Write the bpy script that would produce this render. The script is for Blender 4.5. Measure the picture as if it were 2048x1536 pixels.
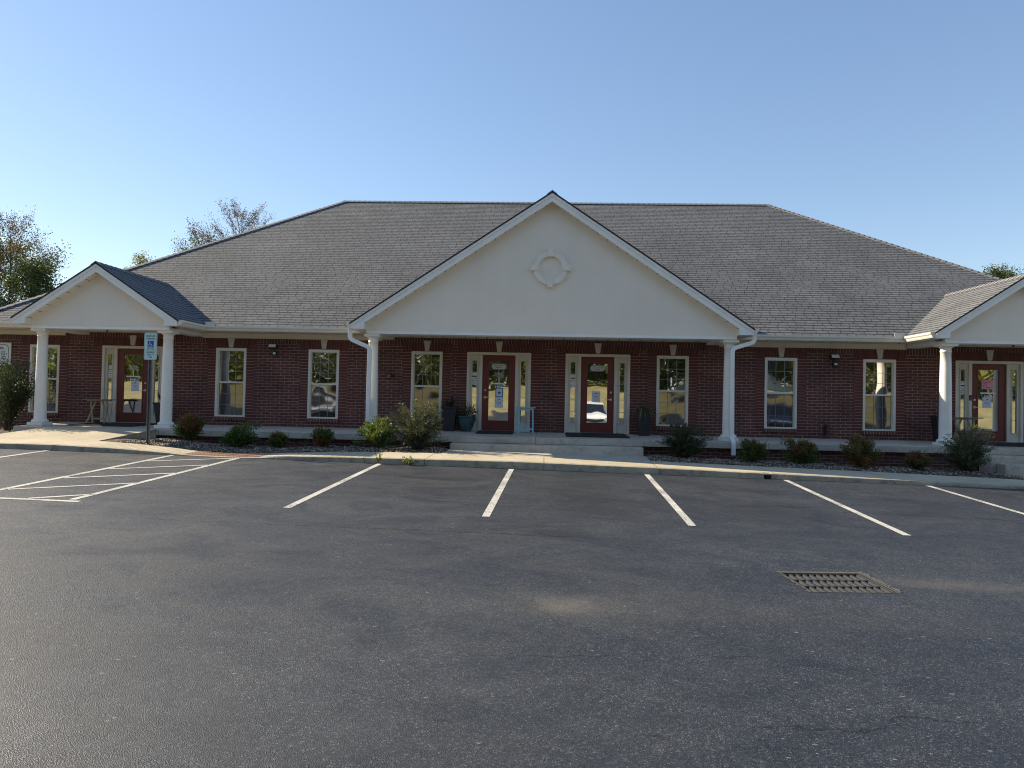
import bpy, math, random
import numpy as np
from mathutils import Vector, Matrix

for o in list(bpy.data.objects):
    bpy.data.objects.remove(o)
S = bpy.context.scene
COL = S.collection
RAD = math.radians

# ------------------------------------------------------------------ camera
cam_d = bpy.data.cameras.new('camera')
cam_d.sensor_width = 36.0
cam_d.lens = 1440.0 / 2048.0 * 36.0
cam_d.clip_start = 0.05
cam_d.clip_end = 3000
cam = bpy.data.objects.new('camera', cam_d)
COL.objects.link(cam)
YAW, PITCH, ROLL = -0.04408, 0.02176, 0.02053
_f = Vector((math.sin(YAW) * math.cos(PITCH), math.cos(YAW) * math.cos(PITCH), math.sin(PITCH)))
_r = Vector((math.cos(YAW), -math.sin(YAW), 0))
_u = _r.cross(_f)
_r2 = _r * math.cos(ROLL) + _u * math.sin(ROLL)
_u2 = -_r * math.sin(ROLL) + _u * math.cos(ROLL)
mw = Matrix((( _r2.x, _u2.x, -_f.x, 0.6837), (_r2.y, _u2.y, -_f.y, -19.9592), (_r2.z, _u2.z, -_f.z, 0.8870), (0, 0, 0, 1)))
cam.matrix_world = mw
S.camera = cam
S.render.resolution_x, S.render.resolution_y = 1024, 768

# ------------------------------------------------------------------ light
SUN = Vector((-1.72, 0.60, 1.0)).normalized()
elev = math.asin(SUN.z)
W = bpy.data.worlds.new("World")
S.world = W
W.use_nodes = True
wn = W.node_tree
wn.nodes.clear()
sky = wn.nodes.new('ShaderNodeTexSky')
sky.sky_type = 'NISHITA'
sky.sun_disc = False
sky.sun_elevation = elev
sky.sun_rotation = math.atan2(SUN.x, SUN.y)
sky.altitude = 100
sky.air_density = 1.0
sky.dust_density = 0.15
sky.ozone_density = 1.6
bg = wn.nodes.new('ShaderNodeBackground')
bg.inputs[1].default_value = 0.147
wo = wn.nodes.new('ShaderNodeOutputWorld')
gm = wn.nodes.new('ShaderNodeGamma')
gm.inputs[1].default_value = 0.72
hs = wn.nodes.new('ShaderNodeHueSaturation')
hs.inputs['Saturation'].default_value = 1.20
hs.inputs['Hue'].default_value = 0.506
wn.links.new(sky.outputs[0], gm.inputs[0])
wn.links.new(gm.outputs[0], hs.inputs['Color'])
wn.links.new(hs.outputs[0], bg.inputs[0])
wn.links.new(bg.outputs[0], wo.inputs[0])
sd = bpy.data.lights.new('sun', 'SUN')
sd.energy = 4.9
sd.angle = RAD(0.55)
sd.color = (1.0, 0.86, 0.64)
sun = bpy.data.objects.new('sun', sd)
COL.objects.link(sun)
sun.rotation_euler = SUN.to_track_quat('Z', 'Y').to_euler()
sun.location = (-30, 20, 30)
S.view_settings.view_transform = 'Standard'
S.view_settings.look = 'None'
S.view_settings.gamma = 1.0
S.view_settings.use_curve_mapping = False
S.view_settings.exposure = 0.96
S.cycles.max_bounces = 8
S.cycles.use_denoising = True
S.cycles.filter_width = 1.1
S.cycles.denoising_prefilter = 'NONE'

# ------------------------------------------------------------------ helpers
rnd = random.Random(7)
rng = np.random.default_rng(11)


class MB:
    """collects faces; build() links them as one mesh object"""

    def __init__(self):
        self.v, self.f, self.uv, self.m, self.sm = [], [], [], [], []

    def face(self, pts, uv=None, mi=0, sm=False):
        b = len(self.v)
        self.v += [tuple(p) for p in pts]
        self.f.append(tuple(range(b, b + len(pts))))
        self.uv.append(uv)
        self.m.append(mi)
        self.sm.append(sm)

    def box(self, x0, x1, y0, y1, z0, z1, mi=0, skip=''):
        p = [(x0, y0, z0), (x1, y0, z0), (x1, y1, z0), (x0, y1, z0), (x0, y0, z1), (x1, y0, z1), (x1, y1, z1), (x0, y1, z1)]
        self.hexa(p, mi, skip)

    def hexa(self, p, mi=0, skip=''):
        for k, q in (('b', (0, 3, 2, 1)), ('t', (4, 5, 6, 7)), ('f', (0, 1, 5, 4)), ('r', (1, 2, 6, 5)), ('k', (2, 3, 7, 6)), ('l', (3, 0, 4, 7))):
            if k not in skip:
                self.face([p[i] for i in q], mi=mi)

    def prism(self, poly, d, mi=0):
        """poly: 3D points (ccw seen from the side opposite to d); extruded by vector d"""
        d = Vector(d)
        a = [Vector(p) for p in poly]
        b = [p + d for p in a]
        self.face(a, mi=mi)
        self.face(list(reversed(b)), mi=mi)
        n = len(a)
        for i in range(n):
            j = (i + 1) % n
            self.face([a[j], a[i], b[i], b[j]], mi=mi)

    def tube(self, pts, r, n=8, mi=0, cap=True, sm=True):
        pts = [Vector(p) for p in pts]
        if not isinstance(r, (list, tuple)):
            r = [r] * len(pts)
        b = len(self.v)
        ref = Vector((0.31, 0.17, 0.93))
        for i, p in enumerate(pts):
            t = (pts[min(i + 1, len(pts) - 1)] - pts[max(i - 1, 0)]).normalized()
            rr = ref if abs(t.dot(ref)) < 0.95 else Vector((1, 0, 0))
            a = t.cross(rr).normalized()
            c = t.cross(a)
            for k in range(n):
                w = 2 * math.pi * k / n
                q = p + (a * math.cos(w) + c * math.sin(w)) * r[i]
                self.v.append(tuple(q))
        for i in range(len(pts) - 1):
            for k in range(n):
                k2 = (k + 1) % n
                self.f.append((b + i * n + k, b + i * n + k2, b + (i + 1) * n + k2, b + (i + 1) * n + k))
                self.uv.append(None); self.m.append(mi); self.sm.append(sm)
        if cap:
            for i, rev in ((0, False), (len(pts) - 1, True)):
                q = [b + i * n + k for k in range(n)]
                self.f.append(tuple(reversed(q)) if not rev else tuple(q))
                self.uv.append(None); self.m.append(mi); self.sm.append(False)

    def sweep_rect(self, pts, w, d, side=(1, 0, 0), mi=0):
        """rectangular section w (along side) x d along a polyline lying in a plane"""
        pts = [Vector(p) for p in pts]
        rows = []
        for i, p in enumerate(pts):
            t = (pts[min(i + 1, len(pts) - 1)] - pts[max(i - 1, 0)]).normalized()
            s = Vector((0, 1, 0)) if side == 'y' else Vector(side)
            s = (s - t * s.dot(t)).normalized()
            n = t.cross(s).normalized()
            rows.append([p + s * w / 2 + n * d / 2, p - s * w / 2 + n * d / 2, p - s * w / 2 - n * d / 2, p + s * w / 2 - n * d / 2])
        for i in range(len(rows) - 1):
            for k in range(4):
                self.face([rows[i][k], rows[i][(k + 1) % 4], rows[i + 1][(k + 1) % 4], rows[i + 1][k]], mi=mi)
        self.face(list(reversed(rows[0])), mi=mi)
        self.face(rows[-1], mi=mi)

    def lathe(self, prof, c, n=24, mi=0, sq=False):
        cx, cy, cz = c
        b = len(self.v)
        for r, z in prof:
            for k in range(n):
                w = 2 * math.pi * k / n
                self.v.append((cx + r * math.cos(w), cy + r * math.sin(w), cz + z))
        for i in range(len(prof) - 1):
            for k in range(n):
                k2 = (k + 1) % n
                self.f.append((b + i * n + k, b + i * n + k2, b + (i + 1) * n + k2, b + (i + 1) * n + k))
                self.uv.append(None); self.m.append(mi); self.sm.append(True)
        self.f.append(tuple(b + k for k in reversed(range(n)))); self.uv.append(None); self.m.append(mi); self.sm.append(False)
        q = b + (len(prof) - 1) * n
        self.f.append(tuple(q + k for k in range(n))); self.uv.append(None); self.m.append(mi); self.sm.append(False)

    def build(self, name, mats, parent=None, bevel=0, loc=None, rz=0):
        me = bpy.data.meshes.new(name)
        me.from_pydata(self.v, [], self.f)
        if not isinstance(mats, (list, tuple)):
            mats = [mats]
        for m in mats:
            me.materials.append(m)
        uvl = me.uv_layers.new(name='UVMap')
        for i, p in enumerate(me.polygons):
            p.material_index = self.m[i]
            p.use_smooth = self.sm[i]
            u = self.uv[i]
            if u is None:
                n = p.normal
                ax = max(range(3), key=lambda k: abs(n[k]))
                sel = ((1, 2), (0, 2), (0, 1))[ax]
                for li in p.loop_indices:
                    c = me.vertices[me.loops[li].vertex_index].co
                    uvl.data[li].uv = (c[sel[0]], c[sel[1]])
            else:
                for li, q in zip(p.loop_indices, u):
                    uvl.data[li].uv = q
        o = bpy.data.objects.new(name, me)
        COL.objects.link(o)
        if parent:
            o.parent = parent
        if loc:
            o.location = loc
        if rz:
            o.rotation_euler.z = rz
        if bevel:
            bm = o.modifiers.new('bevel', 'BEVEL')
            bm.width = bevel
            bm.segments = 2
            bm.limit_method = 'ANGLE'
            bm.angle_limit = RAD(40)
            wl = o.modifiers.new('weld', 'WELD')
            wl.merge_threshold = 0.0002
            o.modifiers.move(1, 0)
        return o


def tag(o, label=None, cat=None, group=None, kind=None):
    if label: o['label'] = label
    if cat: o['category'] = cat
    if group: o['group'] = group
    if kind: o['kind'] = kind
    return o


def empty(name, loc=(0, 0, 0), rz=0, label=None, cat=None, group=None):
    o = bpy.data.objects.new(name, None)
    COL.objects.link(o)
    o.location = loc
    o.rotation_euler.z = rz
    o.empty_display_size = 0.2
    return tag(o, label, cat, group)


# ------------------------------------------------------------------ materials
def mat(name):
    m = bpy.data.materials.new(name)
    m.use_nodes = True
    nt = m.node_tree
    b = nt.nodes['Principled BSDF']
    return m, nt, b


def nd(nt, typ, **k):
    n = nt.nodes.new(typ)
    for a, v in k.items():
        if a.startswith('_'):
            setattr(n, a[1:], v)
        else:
            key = a.replace('__', ' ')
            if key.startswith('i') and key[1:].isdigit():
                key = int(key[1:])
            s = n.inputs[key]
            if hasattr(v, 'node'):
                nt.links.new(v, s)
            else:
                s.default_value = v
    return n


def mth(nt, op, a, b=0.0, c=None):
    n = nt.nodes.new('ShaderNodeMath')
    n.operation = op
    for i, v in enumerate((a, b, c)):
        if v is None: continue
        if hasattr(v, 'node'):
            nt.links.new(v, n.inputs[i])
        else:
            n.inputs[i].default_value = v
    return n.outputs[0]


def ramp(nt, fac, stops):
    n = nt.nodes.new('ShaderNodeValToRGB')
    e = n.color_ramp.elements
    while len(e) < len(stops): e.new(0.5)
    for x, (p, c) in zip(e, stops):
        x.position = p
        x.color = (*c, 1) if len(c) == 3 else c
    nt.links.new(fac, n.inputs[0])
    return n.outputs[0]


def mix(nt, fac, a, b, blend='MIX'):
    n = nt.nodes.new('ShaderNodeMix')
    n.data_type = 'RGBA'
    n.blend_type = blend
    for s, v in ((n.inputs[0], fac), (n.inputs[6], a), (n.inputs[7], b)):
        if hasattr(v, 'node'):
            nt.links.new(v, s)
        else:
            s.default_value = v if not isinstance(v, tuple) or len(v) == 4 else (*v, 1)
    return n.outputs[2]


def bump(nt, h, strength, dist, b):
    n = nt.nodes.new('ShaderNodeBump')
    n.inputs['Strength'].default_value = strength
    n.inputs['Distance'].default_value = dist
    nt.links.new(h, n.inputs['Height'])
    nt.links.new(n.outputs[0], b.inputs['Normal'])
    return n


def noise(nt, vec, scale, detail=4, rough=0.55):
    n = nd(nt, 'ShaderNodeTexNoise', Vector=vec, Scale=scale, Detail=detail, Roughness=rough)
    return n.outputs[0]


def plain(name, col, rough=0.6, metal=0.0, var=0.12, scale=6.0, bmp=0.0, bscale=80, spec=0.5):
    m, nt, b = mat(name)
    tc = nd(nt, 'ShaderNodeTexCoord').outputs['Object']
    f = noise(nt, tc, scale, 5)
    lo = tuple(c * (1 - var) for c in col)
    hi = tuple(min(1, c * (1 + var)) for c in col)
    nt.links.new(ramp(nt, f, [(0.3, lo), (0.7, hi)]), b.inputs['Base Color'])
    b.inputs['Roughness'].default_value = rough
    b.inputs['Metallic'].default_value = metal
    b.inputs['Specular IOR Level'].default_value = spec
    if bmp:
        bump(nt, noise(nt, tc, bscale, 3), bmp, 0.004, b)
    return m


def brick_mat(name, bw=0.254, rh=0.0795, mortar=0.0105, offset=0.5, c1=(0.128, 0.045, 0.039), c2=(0.080, 0.030, 0.027), mc=(0.35, 0.265, 0.225)):
    m, nt, b = mat(name)
    uv = nd(nt, 'ShaderNodeTexCoord').outputs['UV']
    br = nd(nt, 'ShaderNodeTexBrick', Vector=uv, Color1=(*c1, 1), Color2=(*c2, 1), Mortar=(*mc, 1), Scale=1.0)
    br.offset = offset
    br.offset_frequency = 2
    br.inputs['Mortar Size'].default_value = mortar / 2
    br.inputs['Mortar Smooth'].default_value = 0.15
    br.inputs['Bias'].default_value = 0.0
    br.inputs['Brick Width'].default_value = bw
    br.inputs['Row Height'].default_value = rh
    n1 = noise(nt, uv, 1.3, 4)
    n2 = noise(nt, uv, 45, 3)
    c = mix(nt, 1.0, br.outputs[0], ramp(nt, n1, [(0.3, (0.70, 0.71, 0.75)), (0.7, (1.30, 1.25, 1.2))]), 'MULTIPLY')
    c = mix(nt, 1.0, c, ramp(nt, n2, [(0.3, (0.8, 0.8, 0.8)), (0.7, (1.2, 1.2, 1.2))]), 'MULTIPLY')
    nt.links.new(c, b.inputs['Base Color'])
    b.inputs['Roughness'].default_value = 0.88
    h = mth(nt, 'ADD', mth(nt, 'MULTIPLY', br.outputs[1], -1.0), mth(nt, 'MULTIPLY', n2, 0.25))
    bump(nt, h, 0.7, 0.008, b)
    return m


def shingle_mat(name, tint=(1, 1, 1)):
    m, nt, b = mat(name)
    uv = nd(nt, 'ShaderNodeTexCoord').outputs['UV']
    # wobble so the tabs are not a perfect grid
    wob = nd(nt, 'ShaderNodeTexNoise', Vector=uv, Scale=3.0, Detail=2)
    uvw = nd(nt, 'ShaderNodeVectorMath', _operation='MULTIPLY_ADD', i0=wob.outputs[1], i1=(0.05, 0.012, 0), i2=uv).outputs[0]
    outs = []
    for bw, sq, off in ((0.235, 1.0, 0.37), (0.40, 1.0, 0.21)):
        br = nd(nt, 'ShaderNodeTexBrick', Vector=uvw, Scale=1.0)
        br.inputs['Color1'].default_value = (0.0, 0.0, 0.0, 1)
        br.inputs['Color2'].default_value = (1, 1, 1, 1)
        br.inputs['Mortar'].default_value = (0.5, 0.5, 0.5, 1)
        br.offset = off
        br.offset_frequency = 3
        br.squash = 1.35
        br.squash_frequency = 2
        br.inputs['Brick Width'].default_value = bw
        br.inputs['Row Height'].default_value = 0.142
        br.inputs['Mortar Size'].default_value = 0.012
        br.inputs['Mortar Smooth'].default_value = 0.2
        outs.append(br)
    sep = nd(nt, 'ShaderNodeSeparateXYZ', Vector=uvw)
    row = mth(nt, 'FRACT', mth(nt, 'DIVIDE', sep.outputs[1], 0.142))
    wv = noise(nt, uvw, 2.4, 2)
    butt = mth(nt, 'SUBTRACT', 1.0, mth(nt, 'MINIMUM', mth(nt, 'MAXIMUM', mth(nt, 'MULTIPLY', mth(nt, 'SUBTRACT', row, mth(nt, 'MULTIPLY', wv, 0.36)), 9.0), 0.0), 1.0))   # shadow of each course's step, painted as a dark line at the butt edge
    g = noise(nt, uv, 260, 2, 0.7)
    big = noise(nt, uv, 0.5, 5)
    val = mth(nt, 'ADD', mth(nt, 'MULTIPLY', outs[0].outputs[0], 0.5), mth(nt, 'MULTIPLY', outs[1].outputs[0], 0.5))
    col = ramp(nt, val, [(0.0, tuple(0.150 * t for t in tint)), (0.5, tuple(0.178 * t for t in tint)), (1.0, tuple(0.206 * t for t in tint))])
    col = mix(nt, 1.0, col, ramp(nt, g, [(0.3, (0.68, 0.68, 0.68)), (0.7, (1.32, 1.30, 1.27))]), 'MULTIPLY')
    col = mix(nt, 1.0, col, ramp(nt, big, [(0.3, (0.86, 0.86, 0.87)), (0.7, (1.14, 1.13, 1.12))]), 'MULTIPLY')
    edge = mth(nt, 'MAXIMUM', butt, mth(nt, 'MULTIPLY', outs[0].outputs[1], 0.85))
    col = mix(nt, mth(nt, 'MULTIPLY', edge, 0.90), col, (0.014, 0.014, 0.016, 1))
    nt.links.new(col, b.inputs['Base Color'])
    b.inputs['Roughness'].default_value = 0.93
    b.inputs['Specular IOR Level'].default_value = 0.25
    h = mth(nt, 'ADD', mth(nt, 'MULTIPLY', row, -0.8), mth(nt, 'ADD', mth(nt, 'MULTIPLY', val, 0.55), mth(nt, 'MULTIPLY', g, 0.2)))
    bump(nt, h, 0.8, 0.014, b)
    return m


def leaf_mat(name, rough=0.5, trans=0.35):
    m, nt, b = mat(name)
    at = nd(nt, 'ShaderNodeVertexColor')
    at.layer_name = 'Col'
    nt.links.new(at.outputs[0], b.inputs['Base Color'])
    b.inputs['Roughness'].default_value = rough
    b.inputs['Specular IOR Level'].default_value = 0.4
    tr = nd(nt, 'ShaderNodeBsdfTranslucent')
    nt.links.new(mix(nt, 1.0, at.outputs[0], (1.6, 1.5, 0.7, 1), 'MULTIPLY'), tr.inputs[0])
    mx = nd(nt, 'ShaderNodeMixShader')
    mx.inputs[0].default_value = trans
    out = nt.nodes['Material Output']
    nt.links.new(b.outputs[0], mx.inputs[1])
    nt.links.new(tr.outputs[0], mx.inputs[2])
    nt.links.new(mx.outputs[0], out.inputs[0])
    return m


def glass_mat(name, ior, base=(0.012, 0.015, 0.015), wav=0.05, wscale=1.6, rough=0.015):
    m, nt, b = mat(name)
    tc = nd(nt, 'ShaderNodeTexCoord').outputs['Object']
    n = noise(nt, tc, 8, 2)
    nt.links.new(ramp(nt, n, [(0.3, base), (0.7, tuple(c * 1.6 for c in base))]), b.inputs['Base Color'])
    b.inputs['Roughness'].default_value = rough
    b.inputs['IOR'].default_value = ior
    h = noise(nt, tc, wscale, 1, 0.4)
    bump(nt, h, 1.0, wav, b)
    return m


def concrete_mat(name, c_lo, c_hi, speck=0.25, groove=0.0, stain=0.25):
    m, nt, b = mat(name)
    tc = nd(nt, 'ShaderNodeTexCoord').outputs['Object']
    n1 = noise(nt, tc, 1.1, 6, 0.62)
    n2 = noise(nt, tc, 75, 3, 0.7)
    n3 = noise(nt, tc, 7, 5, 0.65)
    c = ramp(nt, n1, [(0.3, c_lo), (0.68, c_hi)])
    c = mix(nt, 1.0, c, ramp(nt, n2, [(0.3, (1 - speck,) * 3), (0.7, (1 + speck,) * 3)]), 'MULTIPLY')
    c = mix(nt, 1.0, c, ramp(nt, n3, [(0.34, (1 - stain, 1 - stain, 1 - stain)), (0.5, (1, 1, 1))]), 'MULTIPLY')
    h = n2
    if groove:
        sx = nd(nt, 'ShaderNodeSeparateXYZ', Vector=tc)
        t = mth(nt, 'FRACT', mth(nt, 'DIVIDE', sx.outputs[0], groove))
        line = mth(nt, 'LESS_THAN', t, 0.13)
        c = mix(nt, mth(nt, 'MULTIPLY', line, 0.75), c, (0.07, 0.06, 0.05, 1))
        h = mth(nt, 'SUBTRACT', n2, mth(nt, 'MULTIPLY', line, 2.0))
    nt.links.new(c, b.inputs['Base Color'])
    b.inputs['Roughness'].default_value = 0.9
    b.inputs['Specular IOR Level'].default_value = 0.3
    bump(nt, h, 0.35, 0.006, b)
    return m


def asphalt_mat():
    m, nt, b = mat('sealed_asphalt')
    tc = nd(nt, 'ShaderNodeTexCoord').outputs['Object']
    sp = nd(nt, 'ShaderNodeSeparateXYZ', Vector=tc)
    X, Y = sp.outputs[0], sp.outputs[1]
    vor = nd(nt, 'ShaderNodeTexVoronoi', Vector=tc, Scale=135.0)
    vor2 = nd(nt, 'ShaderNodeTexVoronoi', Vector=tc, Scale=42.0)
    agg = nd(nt, 'ShaderNodeSeparateColor', Color=vor.outputs['Color'])
    agg2 = nd(nt, 'ShaderNodeSeparateColor', Color=vor2.outputs['Color'])
    fine = noise(nt, tc, 150, 3, 0.7)
    mid = noise(nt, tc, 5.0, 6, 0.65)
    # streaks along the driving direction and broad tone patches
    st = nd(nt, 'ShaderNodeVectorMath', _operation='MULTIPLY', i0=tc, i1=(0.45, 0.8, 1.0)).outputs[0]
    broad = noise(nt, st, 0.42, 5, 0.6)
    col = ramp(nt, agg.outputs[0], [(0.0, (0.0115, 0.0138, 0.0178)), (0.55, (0.0245, 0.0288, 0.0358)), (0.88, (0.043, 0.049, 0.059)), (0.985, (0.115, 0.12, 0.125))])
    col = mix(nt, 1.0, col, ramp(nt, agg2.outputs[1], [(0.0, (0.8, 0.8, 0.8)), (1.0, (1.2, 1.2, 1.2))]), 'MULTIPLY')
    col = mix(nt, 1.0, col, ramp(nt, broad, [(0.34, (0.78, 0.78, 0.81)), (0.66, (1.22, 1.21, 1.19))]), 'MULTIPLY')
    sm = nd(nt, 'ShaderNodeVectorMath', _operation='MULTIPLY', i0=tc, i1=(0.9, 1.25, 1.0)).outputs[0]
    smear = nd(nt, 'ShaderNodeTexNoise', Vector=sm, Scale=0.9, Detail=7, Roughness=0.62, Distortion=1.4).outputs[0]
    col = mix(nt, 1.0, col, ramp(nt, smear, [(0.34, (0.87, 0.87, 0.88)), (0.5, (1.0, 1.0, 1.0)), (0.68, (1.12, 1.115, 1.11))]), 'MULTIPLY')
    col = mix(nt, 1.0, col, ramp(nt, mid, [(0.3, (0.82, 0.82, 0.83)), (0.7, (1.18, 1.17, 1.15))]), 'MULTIPLY')
    # pale tan spots with soft, speckled edges
    for cx, cy, rx, ry, k in ((0.9, -13.93, 0.24, 0.20, 0.42), (4.75, -12.75, 0.70, 0.18, 0.26), (1.0, -13.9, 0.9, 0.4, 0.10), (3.0, -13.9, 2.3, 0.4, 0.06), (-7.3, -6.0, 1.8, 0.9, 0.10)):
        dx = mth(nt, 'DIVIDE', mth(nt, 'SUBTRACT', X, cx), rx)
        dy = mth(nt, 'DIVIDE', mth(nt, 'SUBTRACT', Y, cy), ry)
        d = mth(nt, 'ADD', mth(nt, 'MULTIPLY', dx, dx), mth(nt, 'MULTIPLY', dy, dy))
        g = mth(nt, 'POWER', 2.718, mth(nt, 'MULTIPLY', d, -1.0))
        gm = mth(nt, 'MULTIPLY', g, mth(nt, 'MULTIPLY', mth(nt, 'ADD', agg.outputs[1], mid), k * 0.85))
        col = mix(nt, gm, col, (0.24, 0.205, 0.155, 1))
    # oil and tyre smudges where cars stand
    for cx, cy, rx, ry, k in ((-4.3, -8.4, .55, 1.3, .45), (-1.35, -7.6, .6, 1.1, .5), (-1.2, -9.3, .5, .6, .35), (1.45, -8.2, .5, 1.4, .5), (4.1, -8.9, .6, 1.0, .45), (4.3, -7.0, .35, .7, .4), (6.9, -8.0, .55, 1.2, .45), (0.4, -10.9, .9, .35, .3), (-3.4, -12.6, 1.6, .4, .25), (-1.9, -6.3, .7, .3, .3)):
        dx = mth(nt, 'DIVIDE', mth(nt, 'SUBTRACT', X, cx), rx)
        dy = mth(nt, 'DIVIDE', mth(nt, 'SUBTRACT', Y, cy), ry)
        d = mth(nt, 'ADD', mth(nt, 'MULTIPLY', dx, dx), mth(nt, 'MULTIPLY', dy, dy))
        g = mth(nt, 'POWER', 2.718, mth(nt, 'MULTIPLY', mth(nt, 'ADD', d, mth(nt, 'MULTIPLY', mth(nt, 'SUBTRACT', smear, 0.5), 5.0)), -1.0))
        col = mix(nt, mth(nt, 'MULTIPLY', mth(nt, 'MINIMUM', g, 1.0), k), col, (0.012, 0.0125, 0.014, 1))
    # light flecks: flattened voronoi cells, few of them, in drifts
    fv = nd(nt, 'ShaderNodeVectorMath', _operation='MULTIPLY', i0=tc, i1=(5.0, 11.0, 1.0)).outputs[0]
    v3 = nd(nt, 'ShaderNodeTexVoronoi', _voronoi_dimensions='2D', Vector=fv, Scale=1.0)
    pv = nd(nt, 'ShaderNodeTexVoronoi', _voronoi_dimensions='2D', Vector=tc, Scale=8.0)
    prad = mth(nt, 'MULTIPLY', mth(nt, 'SUBTRACT', nd(nt, 'ShaderNodeSeparateColor', Color=pv.outputs['Color']).outputs[0], 0.66), 0.34)
    pit_ = mth(nt, 'LESS_THAN', mth(nt, 'ADD', pv.outputs['Distance'], mth(nt, 'MULTIPLY', fine, 0.06)), prad)
    col = mix(nt, mth(nt, 'MULTIPLY', pit_, 0.85), col, (0.005, 0.005, 0.006, 1))
    drift = noise(nt, tc, 0.55, 3)
    rad = mth(nt, 'MULTIPLY', mth(nt, 'SUBTRACT', nd(nt, 'ShaderNodeSeparateColor', Color=v3.outputs['Color']).outputs[2], 0.66), 0.40)
    fl = mth(nt, 'LESS_THAN', mth(nt, 'ADD', v3.outputs['Distance'], mth(nt, 'MULTIPLY', fine, 0.10)), rad)
    fl = mth(nt, 'MULTIPLY', fl, mth(nt, 'GREATER_THAN', drift, 0.52))
    col = mix(nt, mth(nt, 'MULTIPLY', fl, 0.5), col, (0.34, 0.32, 0.27, 1))
    # cracks: two long paving joints and short wandering ones
    wa = noise(nt, tc, 2.2, 5, 0.7)
    gap = noise(nt, tc, 1.7, 4, 0.6)
    dots = noise(nt, tc, 16, 3, 0.6)
    crack = None
    for a, bb, amp, w, lo, hi in ((-11.28, -0.010, 0.16, 0.022, -40, 1.6), (-8.62, -0.045, 0.14, 0.020, 4.6, 40), (-7.15, -0.02, 0.22, 0.006, 2.0, 7.0), (-16.35, 0.22, 0.5, 0.006, 1.2, 3.2), (-15.1, 0.12, 0.35, 0.005, 0.2, 2.2), (-15.9, -0.5, 0.5, 0.006, -0.9, 0.3), (-14.9, 0.25, 0.4, 0.005, -4.6, -2.6)):
        yy = mth(nt, 'ADD', mth(nt, 'MULTIPLY', X, bb), mth(nt, 'ADD', mth(nt, 'MULTIPLY', mth(nt, 'SUBTRACT', wa, 0.5), amp), a))
        dd = mth(nt, 'ABSOLUTE', mth(nt, 'SUBTRACT', Y, yy))
        c = mth(nt, 'LESS_THAN', dd, mth(nt, 'MULTIPLY', mth(nt, 'SUBTRACT', gap, 0.38), w * 9))
        c = mth(nt, 'MULTIPLY', c, mth(nt, 'GREATER_THAN', dots, 0.40))
        c = mth(nt, 'MULTIPLY', c, mth(nt, 'MULTIPLY', mth(nt, 'GREATER_THAN', X, lo), mth(nt, 'LESS_THAN', X, hi)))
        crack = c if crack is None else mth(nt, 'MAXIMUM', crack, c)
    col = mix(nt, mth(nt, 'MULTIPLY', crack, 0.85), col, (0.006, 0.006, 0.006, 1))
    nt.links.new(col, b.inputs['Base Color'])
    nt.links.new(ramp(nt, smear, [(0.3, (0.46,) * 3), (0.7, (0.70,) * 3)]), b.inputs['Roughness'])
    b.inputs['Specular IOR Level'].default_value = 0.5
    h = mth(nt, 'ADD', mth(nt, 'MULTIPLY', vor.outputs['Distance'], 1.0), mth(nt, 'ADD', mth(nt, 'MULTIPLY', fine, 0.5), mth(nt, 'MULTIPLY', mth(nt, 'MAXIMUM', crack, pit_), -3.0)))
    bump(nt, h, 0.6, 0.006, b)
    return m


def marking_mat():
    m, nt, b = mat('worn_road_paint')
    tc = nd(nt, 'ShaderNodeTexCoord').outputs['Object']
    n1 = noise(nt, tc, 38, 5, 0.7)
    n2 = noise(nt, tc, 2.0, 4)
    w = mth(nt, 'ADD', mth(nt, 'MULTIPLY', n1, 0.75), mth(nt, 'MULTIPLY', n2, 0.35))
    c = ramp(nt, w, [(0.43, (0.12, 0.12, 0.115)), (0.53, (0.46, 0.445, 0.40)), (0.7, (0.68, 0.66, 0.59))])
    nt.links.new(c, b.inputs['Base Color'])
    b.inputs['Roughness'].default_value = 0.75
    bump(nt, n1, 0.3, 0.004, b)
    return m


def stucco_mat():
    m, nt, b = mat('painted_stucco')
    tc = nd(nt, 'ShaderNodeTexCoord').outputs['Object']
    n1 = noise(nt, tc, 0.8, 6, 0.6)
    st = nd(nt, 'ShaderNodeVectorMath', _operation='MULTIPLY', i0=tc, i1=(3.0, 3.0, 0.4)).outputs[0]
    n2 = noise(nt, st, 0.9, 5, 0.6)
    c = ramp(nt, n1, [(0.3, (0.78, 0.705, 0.60)), (0.7, (0.845, 0.77, 0.665))])
    c = mix(nt, 1.0, c, ramp(nt, n2, [(0.35, (0.985, 0.985, 0.98)), (0.65, (1.01, 1.01, 1.01))]), 'MULTIPLY')
    nt.links.new(c, b.inputs['Base Color'])
    b.inputs['Roughness'].default_value = 0.92
    bump(nt, noise(nt, tc, 140, 3, 0.7), 0.25, 0.004, b)
    return m


def soffit_mat():
    m, nt, b = mat('vented_soffit')
    uv = nd(nt, 'ShaderNodeTexCoord').outputs['UV']
    s = nd(nt, 'ShaderNodeSeparateXYZ', Vector=uv)
    t = mth(nt, 'FRACT', mth(nt, 'DIVIDE', s.outputs[0], 0.30))
    ln = mth(nt, 'LESS_THAN', t, 0.07)
    n1 = noise(nt, uv, 3, 4)
    c = mix(nt, mth(nt, 'MULTIPLY', ln, 0.8), ramp(nt, n1, [(0.3, (0.72, 0.67, 0.57)), (0.7, (0.80, 0.75, 0.65))]), (0.09, 0.075, 0.06, 1))
    nt.links.new(c, b.inputs['Base Color'])
    b.inputs['Roughness'].default_value = 0.6
    bump(nt, mth(nt, 'MULTIPLY', ln, -1.0), 0.6, 0.01, b)
    return m


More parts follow.
